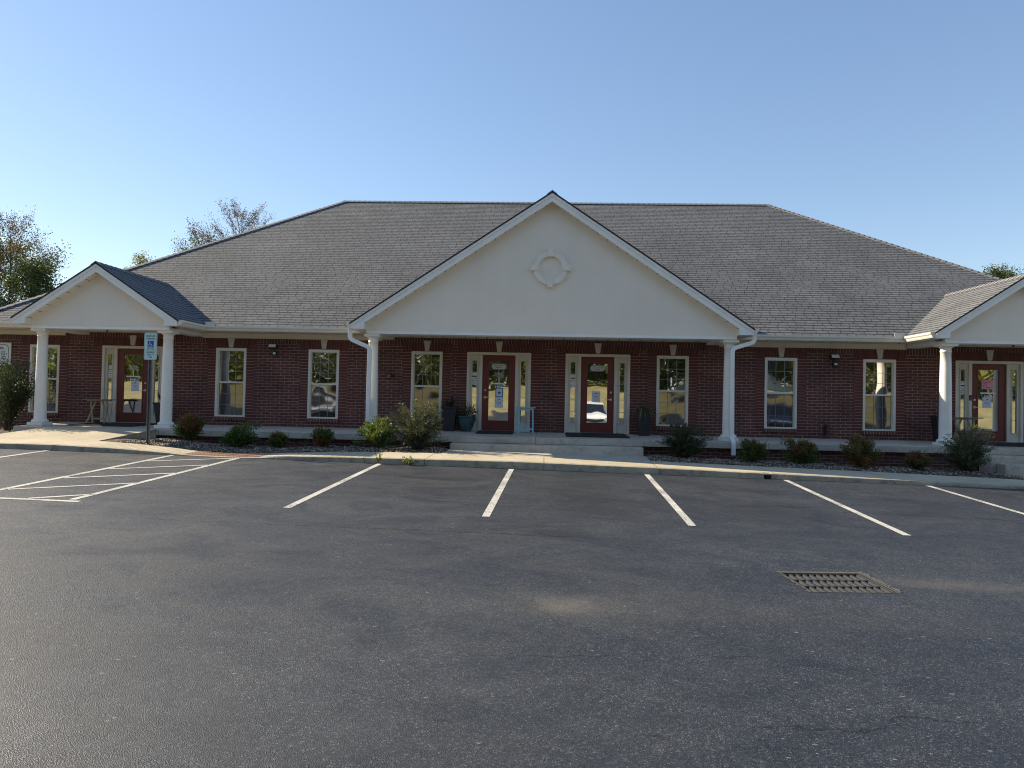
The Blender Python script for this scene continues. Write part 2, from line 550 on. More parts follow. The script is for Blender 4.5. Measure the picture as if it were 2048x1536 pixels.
def ground_mat():
    m, nt, b = mat('dry_grass_ground')
    tc = nd(nt, 'ShaderNodeTexCoord').outputs['Object']
    n1 = noise(nt, tc, 0.25, 6, 0.65)
    n2 = noise(nt, tc, 9, 5, 0.7)
    c = ramp(nt, n1, [(0.3, (0.15, 0.145, 0.06)), (0.55, (0.27, 0.235, 0.105)), (0.8, (0.35, 0.30, 0.15))])
    c = mix(nt, 1.0, c, ramp(nt, n2, [(0.3, (0.7, 0.72, 0.7)), (0.7, (1.25, 1.22, 1.2))]), 'MULTIPLY')
    nt.links.new(c, b.inputs['Base Color'])
    b.inputs['Roughness'].default_value = 0.95
    bump(nt, n2, 0.6, 0.05, b)
    return m


def stone_mat():
    m, nt, b = mat('river_gravel')
    at = nd(nt, 'ShaderNodeVertexColor')
    at.layer_name = 'Col'
    tc = nd(nt, 'ShaderNodeTexCoord').outputs['Object']
    c = mix(nt, 1.0, at.outputs[0], ramp(nt, noise(nt, tc, 60, 3), [(0.3, (0.75,) * 3), (0.7, (1.2,) * 3)]), 'MULTIPLY')
    nt.links.new(c, b.inputs['Base Color'])
    b.inputs['Roughness'].default_value = 0.75
    return m


def soil_mat():
    m, nt, b = mat('gravel_bed_soil')
    tc = nd(nt, 'ShaderNodeTexCoord').outputs['Object']
    v = nd(nt, 'ShaderNodeTexVoronoi', Vector=tc, Scale=28.0)
    s = nd(nt, 'ShaderNodeSeparateColor', Color=v.outputs['Color'])
    c = ramp(nt, s.outputs[0], [(0.0, (0.04, 0.028, 0.02)), (0.4, (0.10, 0.075, 0.05)), (0.75, (0.19, 0.15, 0.10)), (1.0, (0.34, 0.29, 0.22))])
    c = mix(nt, 1.0, c, ramp(nt, v.outputs['Distance'], [(0.2, (1.1,) * 3), (0.7, (0.35,) * 3)]), 'MULTIPLY')
    nt.links.new(c, b.inputs['Base Color'])
    b.inputs['Roughness'].default_value = 0.9
    bump(nt, mth(nt, 'MULTIPLY', v.outputs['Distance'], -1.0), 0.9, 0.03, b)
    return m


def bark_mat(name='bark', c0=(0.05, 0.04, 0.032), c1=(0.13, 0.105, 0.085)):
    m, nt, b = mat(name)
    tc = nd(nt, 'ShaderNodeTexCoord').outputs['Object']
    st = nd(nt, 'ShaderNodeVectorMath', _operation='MULTIPLY', i0=tc, i1=(6, 6, 1.2)).outputs[0]
    n = noise(nt, st, 3, 5, 0.7)
    nt.links.new(ramp(nt, n, [(0.3, c0), (0.7, c1)]), b.inputs['Base Color'])
    b.inputs['Roughness'].default_value = 0.9
    bump(nt, n, 0.8, 0.02, b)
    return m


M = dict(
    brick=brick_mat('brown_brick'),
    stack=brick_mat('stacked_brick', 0.40, 0.0795, 0.010, 0.0, (0.125, 0.038, 0.033), (0.092, 0.029, 0.026)),
    soldier=brick_mat('soldier_brick', 0.0795, 0.40, 0.010, 0.0),
    rowlock=brick_mat('rowlock_brick', 0.0795, 0.40, 0.012, 0.0, (0.15, 0.055, 0.045), (0.10, 0.036, 0.032)),
    shingle=shingle_mat('grey_shingles', (0.90, 0.935, 0.975)),
    ridge=plain('ridge_shingles', (0.20, 0.20, 0.20), 0.95, var=0.35, scale=14, bmp=0.4, bscale=120),
    edge=plain('shingle_edge', (0.03, 0.03, 0.032), 0.9),
    stucco=stucco_mat(),
    trim=plain('white_trim_paint', (0.84, 0.83, 0.79), 0.45, var=0.05, scale=2),
    cream=plain('cream_trim_paint', (0.66, 0.60, 0.49), 0.55, var=0.05, scale=2),
    gutter=plain('gutter_paint', (0.76, 0.72, 0.62), 0.4, var=0.05, scale=3),
    soffit=soffit_mat(),
    column=plain('column_paint', (0.78, 0.75, 0.68), 0.5, var=0.05, scale=3, bmp=0.05),
    key=plain('cast_stone', (0.52, 0.47, 0.385), 0.85, var=0.1, scale=8, bmp=0.25, bscale=90),
    frame=plain('door_frame_paint', (0.62, 0.58, 0.50), 0.5, var=0.05),
    vinyl=plain('window_vinyl', (0.68, 0.65, 0.57), 0.4, var=0.04),
    red=plain('red_door_paint', (0.15, 0.024, 0.022), 0.38, var=0.12, scale=4, bmp=0.04),
    doorglass=glass_mat('reflective_door_glass', 11.0, wav=0.006, wscale=1.3),
    upglass=glass_mat('upper_sash_glass', 6.5, wav=0.007, wscale=1.2),
    loglass=glass_mat('screened_lower_glass', 2.8, (0.016, 0.016, 0.016), 0.010, 1.5, 0.04),
    steel=plain('brushed_nickel', (0.55, 0.54, 0.52), 0.3, 1.0, 0.05),
    mullion=plain('grille_bars', (0.33, 0.33, 0.30), 0.5, var=0.03),
    slab=concrete_mat('porch_concrete', (0.41, 0.365, 0.295), (0.555, 0.50, 0.415), 0.12, stain=0.22),
    walk=concrete_mat('exposed_aggregate_walk', (0.44, 0.375, 0.265), (0.56, 0.485, 0.35), 0.3, stain=0.12),
    groove=concrete_mat('grooved_ramp_concrete', (0.44, 0.375, 0.265), (0.55, 0.475, 0.345), 0.25, groove=0.152, stain=0.1),
    kerbm=concrete_mat('kerb_concrete', (0.31, 0.265, 0.195), (0.45, 0.39, 0.29), 0.2, stain=0.35),
    asphalt=asphalt_mat(),
    paint=marking_mat(),
    tactile=plain('clay_red_tactile_paving', (0.33, 0.17, 0.10), 0.85, var=0.2, scale=10, bmp=0.3),
    soil=soil_mat(),
    stone=stone_mat(),
    ground=ground_mat(),
    bark=bark_mat(),
    twig=bark_mat('twig_bark', (0.06, 0.045, 0.035), (0.16, 0.12, 0.09)),
    leaf=leaf_mat('shrub_leaf', 0.45, 0.3),
    tleaf=leaf_mat('tree_leaf', 0.55, 0.4),
    black=plain('black_resin', (0.018, 0.019, 0.023), 0.55, var=0.15, bmp=0.05),
    teal=plain('teal_glazed_pot', (0.035, 0.075, 0.09), 0.2, var=0.35, scale=7),
    tealwood=plain('turquoise_table_paint', (0.22, 0.50, 0.60), 0.55, var=0.15, scale=9),
    darkteal=plain('faded_teal_wood', (0.12, 0.22, 0.24), 0.6, var=0.3, scale=12),
    pine=plain('unpainted_pine', (0.42, 0.34, 0.22), 0.65, var=0.2, scale=14),
    mauve=plain('mauve_planter', (0.20, 0.12, 0.105), 0.8, var=0.2, scale=6, bmp=0.1),
    mat=plain('black_rubber_mat', (0.012, 0.012, 0.015), 0.85, var=0.3, scale=30, bmp=0.5, bscale=200),
    white=plain('white_sign_face', (0.74, 0.75, 0.72), 0.5, var=0.03),
    paper=plain('white_paper', (0.66, 0.68, 0.78), 0.8, var=0.03),
    pink=plain('pink_paper', (0.78, 0.33, 0.42), 0.8, var=0.04),
    bluep=plain('blue_border_print', (0.05, 0.19, 0.47), 0.7, var=0.05),
    ink=plain('dark_ink', (0.03, 0.03, 0.04), 0.7),
    greyink=plain('grey_ink', (0.22, 0.22, 0.27), 0.7),
    pinkink=plain('faded_red_ink', (0.42, 0.07, 0.10), 0.7),
    decal=plain('white_vinyl_decal', (0.72, 0.76, 0.78), 0.6, var=0.03),
    palew=plain('pale_plaque', (0.55, 0.50, 0.50), 0.6, var=0.05),
    brown=plain('brown_print', (0.10, 0.06, 0.03), 0.7),
    signw=plain('sign_sheeting', (0.56, 0.72, 0.70), 0.4, var=0.04),
    signg=plain('sign_green_ink', (0.03, 0.17, 0.16), 0.4),
    signb=plain('sign_blue_panel', (0.01, 0.06, 0.33), 0.4),
    galv=plain('galvanised_post', (0.17, 0.18, 0.19), 0.45, 0.7, 0.2, 20),
    iron=plain('cast_iron', (0.021, 0.023, 0.027), 0.75, 0.0, 0.4, 25, 0.5),
    grit=plain('asphalt_grit', (0.085, 0.08, 0.072), 0.95, var=0.5, scale=60, bmp=0.6, bscale=150),
    pit=plain('drain_pit', (0.006, 0.006, 0.006), 0.95),
    lampface=plain('floodlight_lens', (0.60, 0.62, 0.62), 0.25, var=0.03),
    carwhite=plain('white_car_paint', (0.80, 0.80, 0.80), 0.25, var=0.02),
    carblue=plain('dark_blue_car_paint', (0.02, 0.035, 0.09), 0.25, var=0.05),
    carglass=glass_mat('car_window_glass', 1.6, (0.01, 0.012, 0.015), 0.0),
    tyre=plain('tyre_rubber', (0.015, 0.015, 0.015), 0.9),
    siding=plain('white_siding', (0.62, 0.61, 0.58), 0.6, var=0.05),
)

# ------------------------------------------------------------------ ground levels (lot falls away from the building)
def yk(x): return -5.18 - 0.0235 * x                     # kerb line
def zlot(x, y): return -0.5296 - 0.0129 * x + 0.032 * (y - yk(x))
_zt = [(-17, -.22), (-12, -.275), (-9.9, -.28), (-8.6, -.315), (-7.6, -.365), (-6.9, -.425), (-6.4, -.443), (-5.4, -.452), (-4.9, -.415), (-4.4, -.395), (-3.3, -.382), (0.06, -.382), (2.76, -.43), (5.14, -.486), (7.76, -.543), (10, -.605), (17, -.80)]
_yb = [(-17, -3.5), (-12.7, -3.55), (-9.65, -3.6), (-8.9, -3.75), (-8.2, -3.92), (-7.3, -4.1), (-6.5, -4.22), (-5.5, -4.15), (-4.2, -3.92), (-3.0, -3.66), (-1.6, -3.62), (3.3, -3.72), (17, -4.05)]
def lerp(tab, x):
    for (a, b), (c, d) in zip(tab, tab[1:]):
        if x <= c:
            t = max(0, (x - a) / (c - a))
            return b + (d - b) * t
    return tab[-1][1]
def zt(x): return lerp(_zt, x)
def yb(x): return lerp(_yb, x)
def zwalk(x, y): return zt(x) + 0.012 * (y - yk(x)) + (0.03 if -7.2 < x < -5.0 else 0.0) * max(0, (y - yk(x)) - 0.5)
def zslab(y): return 0.0214 * y

# ground sheet reaching the horizon
mb = MB()
xs = [-900, -200, -60, -20, 0, 20, 60, 200, 900]
rows = [(-900, 3.0), (-140, 2.6), (-62, 2.3), (-52, 1.9), (-44, 0.75), (-36, 0.0), (-33.4, None), (-32.9, None), (-5.1, -0.62), (16, -0.45), (45, -0.2), (120, 0.5), (900, 1.0)]
def gz(x, y, z):
    if z is None: return zlot(max(-60, min(60, x)), -22.0) + (-22.0 - y) * 0.072 - 0.012
    if y < -5.2: return z
    return z - 0.010 * max(-60, min(60, x)) - (0.12 if y < 0 else 0)
for i in range(len(xs) - 1):
    for j in range(len(rows) - 1):
        (y0, z0), (y1, z1) = rows[j], rows[j + 1]
        if y0 == -32.9:
            continue
        a, b_ = xs[i], xs[i + 1]
        mb.face([(a, y0, gz(a, y0, z0)), (b_, y0, gz(b_, y0, z0)), (b_, y1, gz(b_, y1, z1)), (a, y1, gz(a, y1, z1))])
tag(mb.build('ground', M['ground']), kind='structure')
mb = MB()                                                 # verges either side of the lot
for s in (-1, 1):
    for xa, xb in ((45, 60), (60, 200), (200, 900)):
        a, b_ = s * xa, s * xb
        q = [(a, -32.9, gz(a, -32.9, None)), (b_, -32.9, gz(b_, -32.9, None)), (b_, -5.1, gz(b_, -5.1, -.62)), (a, -5.1, gz(a, -5.1, -.62))]
        mb.face(q if s > 0 else q[::-1])
tag(mb.build('grass_verge', M['ground']), kind='structure')

# parking lot with a hole for the drain
GC, GR, GW, GH = (3.56, -12.79), RAD(6.8), 0.85, 0.70
def gl(u, v):
    c, s = math.cos(GR), math.sin(GR)
    x, y = GC[0] + u * c - v * s, GC[1] + u * s + v * c
    return x, y
hole = [gl(-GW / 2, -GH / 2), gl(GW / 2, -GH / 2), gl(GW / 2, GH / 2), gl(-GW / 2, GH / 2)]
YE = -22.0
outer = [(-45, YE), (45, YE), (45, yk(45) + 0.02), (-45, yk(-45) + 0.02)]
mb = MB()
for i in range(4):
    j = (i + 1) % 4
    mb.face([(*p, zlot(*p)) for p in (outer[i], outer[j], hole[j], hole[i])])
tag(mb.build('parking_lot', M['asphalt']), kind='structure')

def zlane(x, y): return zlot(x, YE) + (YE - y) * 0.072
mb = MB()
mb.face([(-45, -33.0, zlane(-45, -33.0)), (45, -33.0, zlane(45, -33.0)), (45, YE, zlot(45, YE)), (-45, YE, zlot(-45, YE))])
tag(mb.build('access_lane', M['asphalt']), kind='structure')

# painted markings
mb = MB()
def stripe(p, q, w):
    p, q = Vector(p), Vector(q)
    d = (q - p).normalized()
    n = Vector((-d.y, d.x)) * w / 2
    k = max(1, int((q - p).length / 0.8))
    for i in range(k):
        a, b_ = p + (q - p) * i / k, p + (q - p) * (i + 1) / k
        mb.face([(c.x, c.y, zlot(c.x, c.y) + 0.004) for c in (a - n, b_ - n, b_ + n, a + n)])
DX = 0.0235
for k in range(-5, 8):
    x0 = 0.06 + 2.735 * k
    if k in (-3, ): continue
    if k == -2: x0 = -5.68
    L = 5.10
    if k == -4:
        x0 = -9.87
    stripe((x0, yk(x0) - 0.05), (x0 - DX * L, yk(x0) - L - (0.1 if k == -2 else 0)), 0.105)
stripe((-7.13, yk(-7.13) - 0.02), (-7.25, -10.33), 0.105)
stripe((-7.3, -10.33), (-5.62, -10.36), 0.09)
for a, b_ in (((-7.08, -6.06), (-5.75, -5.16)), ((-7.1, -7.28), (-5.72, -6.3)), ((-7.13, -8.46), (-5.74, -7.46)), ((-7.16, -9.66), (-5.76, -8.66)), ((-6.4, -10.28), (-5.78, -9.78))):
    stripe(a, b_, 0.085)
tag(mb.build('road_markings', M['paint']), kind='structure')

# kerb
mb = MB()
cuts = [-17, -12.3, -9.8, -7.25, -4.95, -1.75, 0.72, 3.05, 5.13, 5.27, 7.65, 10.1, 12.5, 17]
for a, b_ in zip(cuts, cuts[1:]):
    if abs(a - 5.13) < 0.01: continue
    n = max(2, int((b_ - a) / 0.3))
    prev = None
    for i in range(n + 1):
        x = a + 0.005 + (b_ - a - 0.010) * i / n
        y, z = yk(x), zt(x)
        zl = zlot(x, y)
        z = max(z, zl + 0.006)
        w = 0.004 * math.sin(x * 5.1) + 0.003 * math.sin(x * 13.7)
        bv = min(0.022, max(0.003, (z - zl) * 0.4))
        row = [(x, y, zl - 0.12), (x, y + 0.004 + w, z - bv), (x, y + bv * 0.5 + w, z - bv * 0.25), (x, y + bv * 1.2 + w, z), (x, y + 0.16, z + 0.001), (x, y + 0.16, zl - 0.12)]
        if prev:
            for k in range(5):
                mb.face([prev[k], row[k], row[k + 1], prev[k + 1]])
        else:
            mb.face(row[::-1])
        prev = row
    mb.face(prev)
mb.box(5.131, 5.269, yk(5.2) + 0.09, yk(5.2) + 0.158, zlot(5.2, yk(5.2)) - 0.1, zt(5.2) - 0.01)
mb.box(5.131, 5.269, yk(5.2) + 0.008, yk(5.2) + 0.088, zt(5.2) - 0.03, zt(5.2) - 0.006)
tag(mb.build('kerb', M['kerbm']), kind='structure')
mb = MB()                                                 # drain outlet pipe in the kerb
mb.tube([(5.2, yk(5.2) + 0.01, zlot(5.2, yk(5.2)) + 0.035), (5.2, yk(5.2) + 0.089, zlot(5.2, yk(5.2)) + 0.035)], 0.042, 14)
tag(mb.build('drain_pipe', M['pit']), 'dark round drain pipe mouth in a gap of the kerb', 'drain pipe')

# pavement, grooved flares and tactile strip
def walk_part(name, x0, x1, m, y0f=None, y1f=None, dz=0.0):
    mb = MB()
    n = max(2, int((x1 - x0) / 0.25))
    for i in range(n):
        a, b_ = x0 + (x1 - x0) * i / n, x0 + (x1 - x0) * (i + 1) / n
        pts = []
        for j in range(5):
            for x in (a, b_):
                yy0 = (yk(x) + 0.162) if y0f is None else y0f(x)
                yy1 = yb(x) if y1f is None else y1f(x)
                y = yy0 + (yy1 - yy0) * j / 4
                pts.append((x, y, zwalk(x, y) + dz))
        for j in range(4):
            mb.face([pts[2 * j], pts[2 * j + 1], pts[2 * j + 3], pts[2 * j + 2]])
    return mb.build(name, m)
jo = 0.006
segs = [(-17, -12.3), (-12.3, -9.25)]
for a, b_ in segs + [(-1.75, 0.72), (0.72, 3.05), (3.05, 5.4), (5.4, 7.65), (7.65, 10.1), (10.1, 12.5), (12.5, 17), (-3.05, -1.75)]:
    tag(walk_part('pavement', a + jo, b_ - jo, M['walk']), kind='structure')
tag(walk_part('pavement_ramp', -9.25, -6.95, M['groove']), kind='structure')
tag(walk_part('pavement_ramp', -5.38, -3.05, M['groove']), kind='structure')
tag(walk_part('pavement', -6.95, -5.38, M['walk'], y0f=lambda x: yk(x) + 0.80), kind='structure')
mb = MB()
for i in range(6):
    a, b_ = -6.95 + 1.57 * i / 6, -6.95 + 1.57 * (i + 1) / 6
    mb.face([(a, yk(a) + .162, zwalk(a, yk(a) + .162) + .002), (b_, yk(b_) + .162, zwalk(b_, yk(b_) + .162) + .002), (b_, yk(b_) + .80, zwalk(b_, yk(b_) + .80) + .002), (a, yk(a) + .80, zwalk(a, yk(a) + .80) + .002)])
for i in range(26):
    for j in range(10):
        x = -6.95 + 0.03 + i * 0.0604
        y = yk(x) + 0.195 + j * 0.0604
        z = zwalk(x, y) + 0.002
        r1, r2, h = 0.017, 0.010, 0.010
        n = 6
        lo = [(x + r1 * math.cos(2 * math.pi * k / n), y + r1 * math.sin(2 * math.pi * k / n), z) for k in range(n)]
        hi = [(x + r2 * math.cos(2 * math.pi * k / n), y + r2 * math.sin(2 * math.pi * k / n), z + h) for k in range(n)]
        for k in range(n):
            mb.face([lo[k], lo[(k + 1) % n], hi[(k + 1) % n], hi[k]])
        mb.face(hi)
tag(mb.build('tactile_paving', M['tactile']), kind='structure')

# landing in front of the middle step, entrance ramp on the left
mb = MB()
zL = lambda x, y: zwalk(x, y) - 0.0
mb.face([(-1.62, yb(-1.62) - .002, zwalk(-1.62, yb(-1.62))), (3.55, yb(3.55) - .002, zwalk(3.55, yb(3.55))), (3.14, -2.4, zwalk(3.14, -2.9)), (-1.6, -2.4, zwalk(-1.6, -2.9))])
mb.face([(11.3, yb(11.3) - .002, zwalk(11.3, yb(11.3))), (16.5, yb(16.5) - .002, zwalk(16.5, yb(16.5))), (16.5, -2.6, zwalk(16.5, -3.0)), (11.1, -2.6, zwalk(11.1, -3.0))])
tag(mb.build('landing_pavement', M['slab']), kind='structure')
mb = MB()
p = [(-12.62, -3.56, zwalk(-12.62, -3.56)), (-9.66, -3.605, zwalk(-9.66, -3.6)), (-9.10, -2.102, zslab(-2.1)), (-11.9, -2.102, zslab(-2.1))]
pm = [tuple((Vector(p[0]) * .5 + Vector(p[3]) * .5)), tuple((Vector(p[1]) * .5 + Vector(p[2]) * .5))]
mb.face([p[0], p[1], pm[1], pm[0]]); mb.face([pm[0], pm[1], p[2], p[3]])
low = [(q[0], q[1], -0.6) for q in p]
mb.face([p[2], p[1], low[1], low[2]], mi=1); mb.face([p[0], p[3], low[3], low[0]], mi=1)
tag(mb.build('entrance_ramp', [M['walk'], M['kerbm']]), kind='structure')

# porch slab in bays, stem wall, steps
mb = MB()
cs = [-12.85, -9.05, -5.7, -2.6, 0.51, 3.2, 6.2, 9.0, 11.2, 16.9]
for a, b_ in zip(cs, cs[1:]):
    a += .004; b_ -= .004
    mb.hexa([(a, -2.1, zslab(-2.1) - .155), (b_, -2.1, zslab(-2.1) - .155), (b_, 0.05, -.155), (a, 0.05, -.155), (a, -2.1, zslab(-2.1)), (b_, -2.1, zslab(-2.1)), (b_, .05, .001), (a, .05, .001)])
tag(mb.build('porch_slab', M['slab'], bevel=0.008), kind='structure')
for q in ((-1.58, 3.12, -2.46, -1.99, -0.75, -0.205), (11.25, 16.5, -2.46, -1.99, -0.9, -0.205), (11.38, 16.5, -2.80, -2.462, -0.9, -0.375)):
    mb = MB(); mb.box(*q)
    tag(mb.build('entrance_step', M['slab'], bevel=0.025), kind='structure')

# planting bed
def bed(x0, x1, yf, yb_):
    n = max(2, int((x1 - x0) / 0.2))
    for i in range(n):
        a, b_ = x0 + (x1 - x0) * i / n, x0 + (x1 - x0) * (i + 1) / n
        pts = []
        for j in range(7):
            for x in (a, b_):
                t = j / 6
                y = yb(x) + 0.003 + (yb_ - yb(x)) * t
                z = zwalk(x, yb(x)) - 0.012 + 0.05 * math.sin(t * math.pi) + 0.018 * math.sin(x * 3.1 + y * 4) - 0.02 * t + 0.012 * math.sin(x * 9.3)
                if j == 0: z = zwalk(x, yb(x)) - 0.012
                pts.append((x, y, z))
        for j in range(6):
            mb.face([pts[2 * j], pts[2 * j + 1], pts[2 * j + 3], pts[2 * j + 2]])
def zbed(x, y):
    t = max(0, min(1, (y - yb(x)) / (-1.9 - yb(x))))
    return zwalk(x, yb(x)) - 0.012 + 0.05 * math.sin(t * math.pi) + 0.018 * math.sin(x * 3.1 + y * 4) - 0.02 * t + 0.012 * math.sin(x * 9.3)
for q in ((-9.62, -1.6, -1.9), (3.12, 11.4, -1.9), (-17, -12.3, 0.02)):
    mb = MB(); bed(q[0], q[1], None, q[2])
    tag(mb.build('planting_bed', M['soil']), kind='structure')


def cloud_mesh(name, V, F, C, m, parent=None, smooth=False):
    """V (n,3) F (k,4 or 3) C (n,3) -> one mesh with colour attribute Col"""
    me = bpy.data.meshes.new(name)
    nv, nf, k = len(V), len(F), F.shape[1]
    me.vertices.add(nv)
    me.vertices.foreach_set('co', np.asarray(V, np.float32).ravel())
    me.loops.add(nf * k)
    me.loops.foreach_set('vertex_index', np.asarray(F, np.int32).ravel())
    me.polygons.add(nf)
    me.polygons.foreach_set('loop_start', np.arange(0, nf * k, k, dtype=np.int32))
    me.polygons.foreach_set('loop_total', np.full(nf, k, np.int32))
    if smooth:
        me.polygons.foreach_set('use_smooth', np.ones(nf, bool))
    me.update(calc_edges=True)
    ca = me.color_attributes.new('Col', 'FLOAT_COLOR', 'POINT')
    c4 = np.ones((nv, 4), np.float32)
    c4[:, :3] = C
    ca.data.foreach_set('color', c4.ravel())
    me.materials.append(m)
    o = bpy.data.objects.new(name, me)
    COL.objects.link(o)
    if parent: o.parent = parent
    return o


def gravel(n):
    P = []
    while len(P) < n:
        x = rnd.uniform(-15.5, 11.4)
        if -12.4 < x < -9.6 or -1.6 < x < 3.2: continue
        y0 = yb(x) + 0.02
        y = rnd.uniform(y0, -1.95 if x > -12.4 else -0.1)
        if x < -12.4 and y > -2.0 and x > -12.95: continue
        if -9.7 < x < -9.1 and y < -2.1 + (x + 9.1) * (-1.5 / .56) * -1: continue
        P.append((x, y, zbed(x, y) if x > -12.4 else zwalk(x, yb(x)) + .01))
    P = np.array(P)
    octv = np.array([(1, 0, 0), (0, 1, 0), (-1, 0, 0), (0, -1, 0), (0, 0, 1), (0, 0, -1)], float)
    octf = np.array([(0, 1, 4), (1, 2, 4), (2, 3, 4), (3, 0, 4), (1, 0, 5), (2, 1, 5), (3, 2, 5), (0, 3, 5)])
    sc = rng.uniform(0.012, 0.032, (n, 1, 1)) * rng.uniform(0.7, 1.3, (n, 1, 3)) * np.array([1, 1, .65])
    jit = rng.uniform(0.75, 1.25, (n, 6, 1))
    v = octv[None] * sc * jit
    a = rng.uniform(0, 6.28, n)
    ca, sa = np.cos(a)[:, None], np.sin(a)[:, None]
    vx, vy = v[:, :, 0] * ca - v[:, :, 1] * sa, v[:, :, 0] * sa + v[:, :, 1] * ca
    v[:, :, 0], v[:, :, 1] = vx, vy
    v += P[:, None, :] + np.array([0, 0, .006])
    f = octf[None] + (np.arange(n) * 6)[:, None, None]
    pal = np.array([(.24, .18, .12), (.15, .10, .065), (.38, .32, .24), (.09, .068, .05), (.22, .14, .085), (.46, .40, .32), (.13, .11, .09), (.18, .135, .09)])
    c = pal[rng.integers(0, len(pal), n)] * rng.uniform(.65, 1.15, (n, 1))
    C = np.repeat(c, 6, axis=0)
    return cloud_mesh('gravel', v.reshape(-1, 3), f.reshape(-1, 3), C, M['stone'])
tag(gravel(16000), 'brown and grey river gravel covering the planting beds', 'gravel', kind='stuff')

# ------------------------------------------------------------------ the office building
B = empty('office_building', (0, 0, 0), label='long single storey brown brick office building with grey shingle hip roof and three stucco gables', cat='building')
WINX = [-13.57, -8.147, -5.496, -2.583, 4.215, 7.145, 9.779]
DOORX = [-10.99, -0.569, 2.164, 12.68]
WW, WZ0, WZ1 = 0.87, 0.247, 2.184
DW, DZ1 = 1.78, 2.19

mb = MB()
ops = sorted([(x - WW / 2, x + WW / 2, WZ0, WZ1) for x in WINX] + [(x - DW / 2, x + DW / 2, 0.0, DZ1) for x in DOORX])
XL, XR, ZB, ZT = -15.0, 16.85, -0.75, 2.62
cx = XL
for a, b_, z0, z1 in ops:
    mb.face([(cx, 0, ZB), (a, 0, ZB), (a, 0, ZT), (cx, 0, ZT)])
    mb.face([(a, 0, ZB), (b_, 0, ZB), (b_, 0, z0), (a, 0, z0)])
    mb.face([(a, 0, z1), (b_, 0, z1), (b_, 0, ZT), (a, 0, ZT)])
    d = 0.12
    mb.face([(a, 0, z0), (a, d, z0), (a, d, z1), (a, 0, z1)])
    mb.face([(b_, d, z0), (b_, 0, z0), (b_, 0, z1), (b_, d, z1)])
    mb.face([(a, 0, z1), (a, d, z1), (b_, d, z1), (b_, 0, z1)])
    mb.face([(a, d, z0), (a, 0, z0), (b_, 0, z0), (b_, d, z0)])
    mb.face([(a, .13, z0), (b_, .13, z0), (b_, .13, z1), (a, .13, z1)])
    cx = b_
mb.face([(cx, 0, ZB), (XR, 0, ZB), (XR, 0, ZT), (cx, 0, ZT)])
mb.face([(XR, 0, ZB), (XR, 15.5, ZB), (XR, 15.5, ZT), (XR, 0, ZT)])
mb.face([(XR, 15.5, ZB), (XL, 15.5, ZB), (XL, 15.5, ZT), (XR, 15.5, ZT)])
mb.face([(XL, 15.5, ZB), (XL, 0, ZB), (XL, 0, ZT), (XL, 15.5, ZT)])
mb.build('wall', M['brick'], B)
for a, b_ in ((-12.8, -1.585), (3.125, 11.24)):            # brick stem wall under the slab
    mb = MB()
    mb.face([(a, -1.96, -1.0), (b_, -1.96, -1.0), (b_, -1.96, -.19), (a, -1.96, -.19)])
    if a < -12: mb.face([(a, 0, -1.0), (a, -1.96, -1.0), (a, -1.96, -.1), (a, 0, -.1)])
    mb.build('foundation_wall', M['brick'], B)

# soldier course under the eaves
mb = MB()
e = 0.005
mb.face([(XL, -e, 2.335), (XR, -e, 2.335), (XR, -e, 2.60), (XL, -e, 2.60)], uv=[(XL, .01), (XR, .01), (XR, .275), (XL, .275)])
mb.face([(XL, -e, 2.335), (XL, 0, 2.335), (XR, 0, 2.335), (XR, -e, 2.335)])
mb.build('soldier_course', M['soldier'], B)

def arch(x, half, zb):
    """flared jack arch of soldier bricks, stacked jambs and (for windows) a rowlock sill"""
    h = 0.215
    n = int(2 * (half + .26) / 0.079)
    mb = MB()
    bw = 2 * (half + .235)
    for i in range(n):
        t0, t1 = i / n + .045 / n, (i + 1) / n - .045 / n
        xb0, xb1 = x - bw / 2 + bw * t0, x - bw / 2 + bw * t1
        tw = bw + 0.10
        xt0, xt1 = x - tw / 2 + tw * t0, x - tw / 2 + tw * t1
        if abs((xb0 + xb1) / 2 - x) < 0.075: continue
        q = [(xb0, -.016, zb), (xb1, -.016, zb), (xt1, -.016, zb + h), (xt0, -.016, zb + h)]
        k = [(a[0], 0.0, a[2]) for a in q]
        u0 = (i * 7 % 23) * .0795 + .006
        uv = [(u0, .012), (u0 + .068, .012), (u0 + .068, .22), (u0, .22)]
        mb.face(q, uv=uv)
        for s in range(4):
            s2 = (s + 1) % 4
            mb.face([q[s2], q[s], k[s], k[s2]], uv=uv)
    mb.face([(x - bw / 2, -.007, zb), (x + bw / 2, -.007, zb), (x + bw / 2 + .05, -.007, zb + h), (x - bw / 2 - .05, -.007, zb + h)], mi=1)
    return mb.build('jack_arch', [M['soldier'], M['mortar']], B)
M['mortar'] = plain('mortar', (0.30, 0.225, 0.20), 0.9)
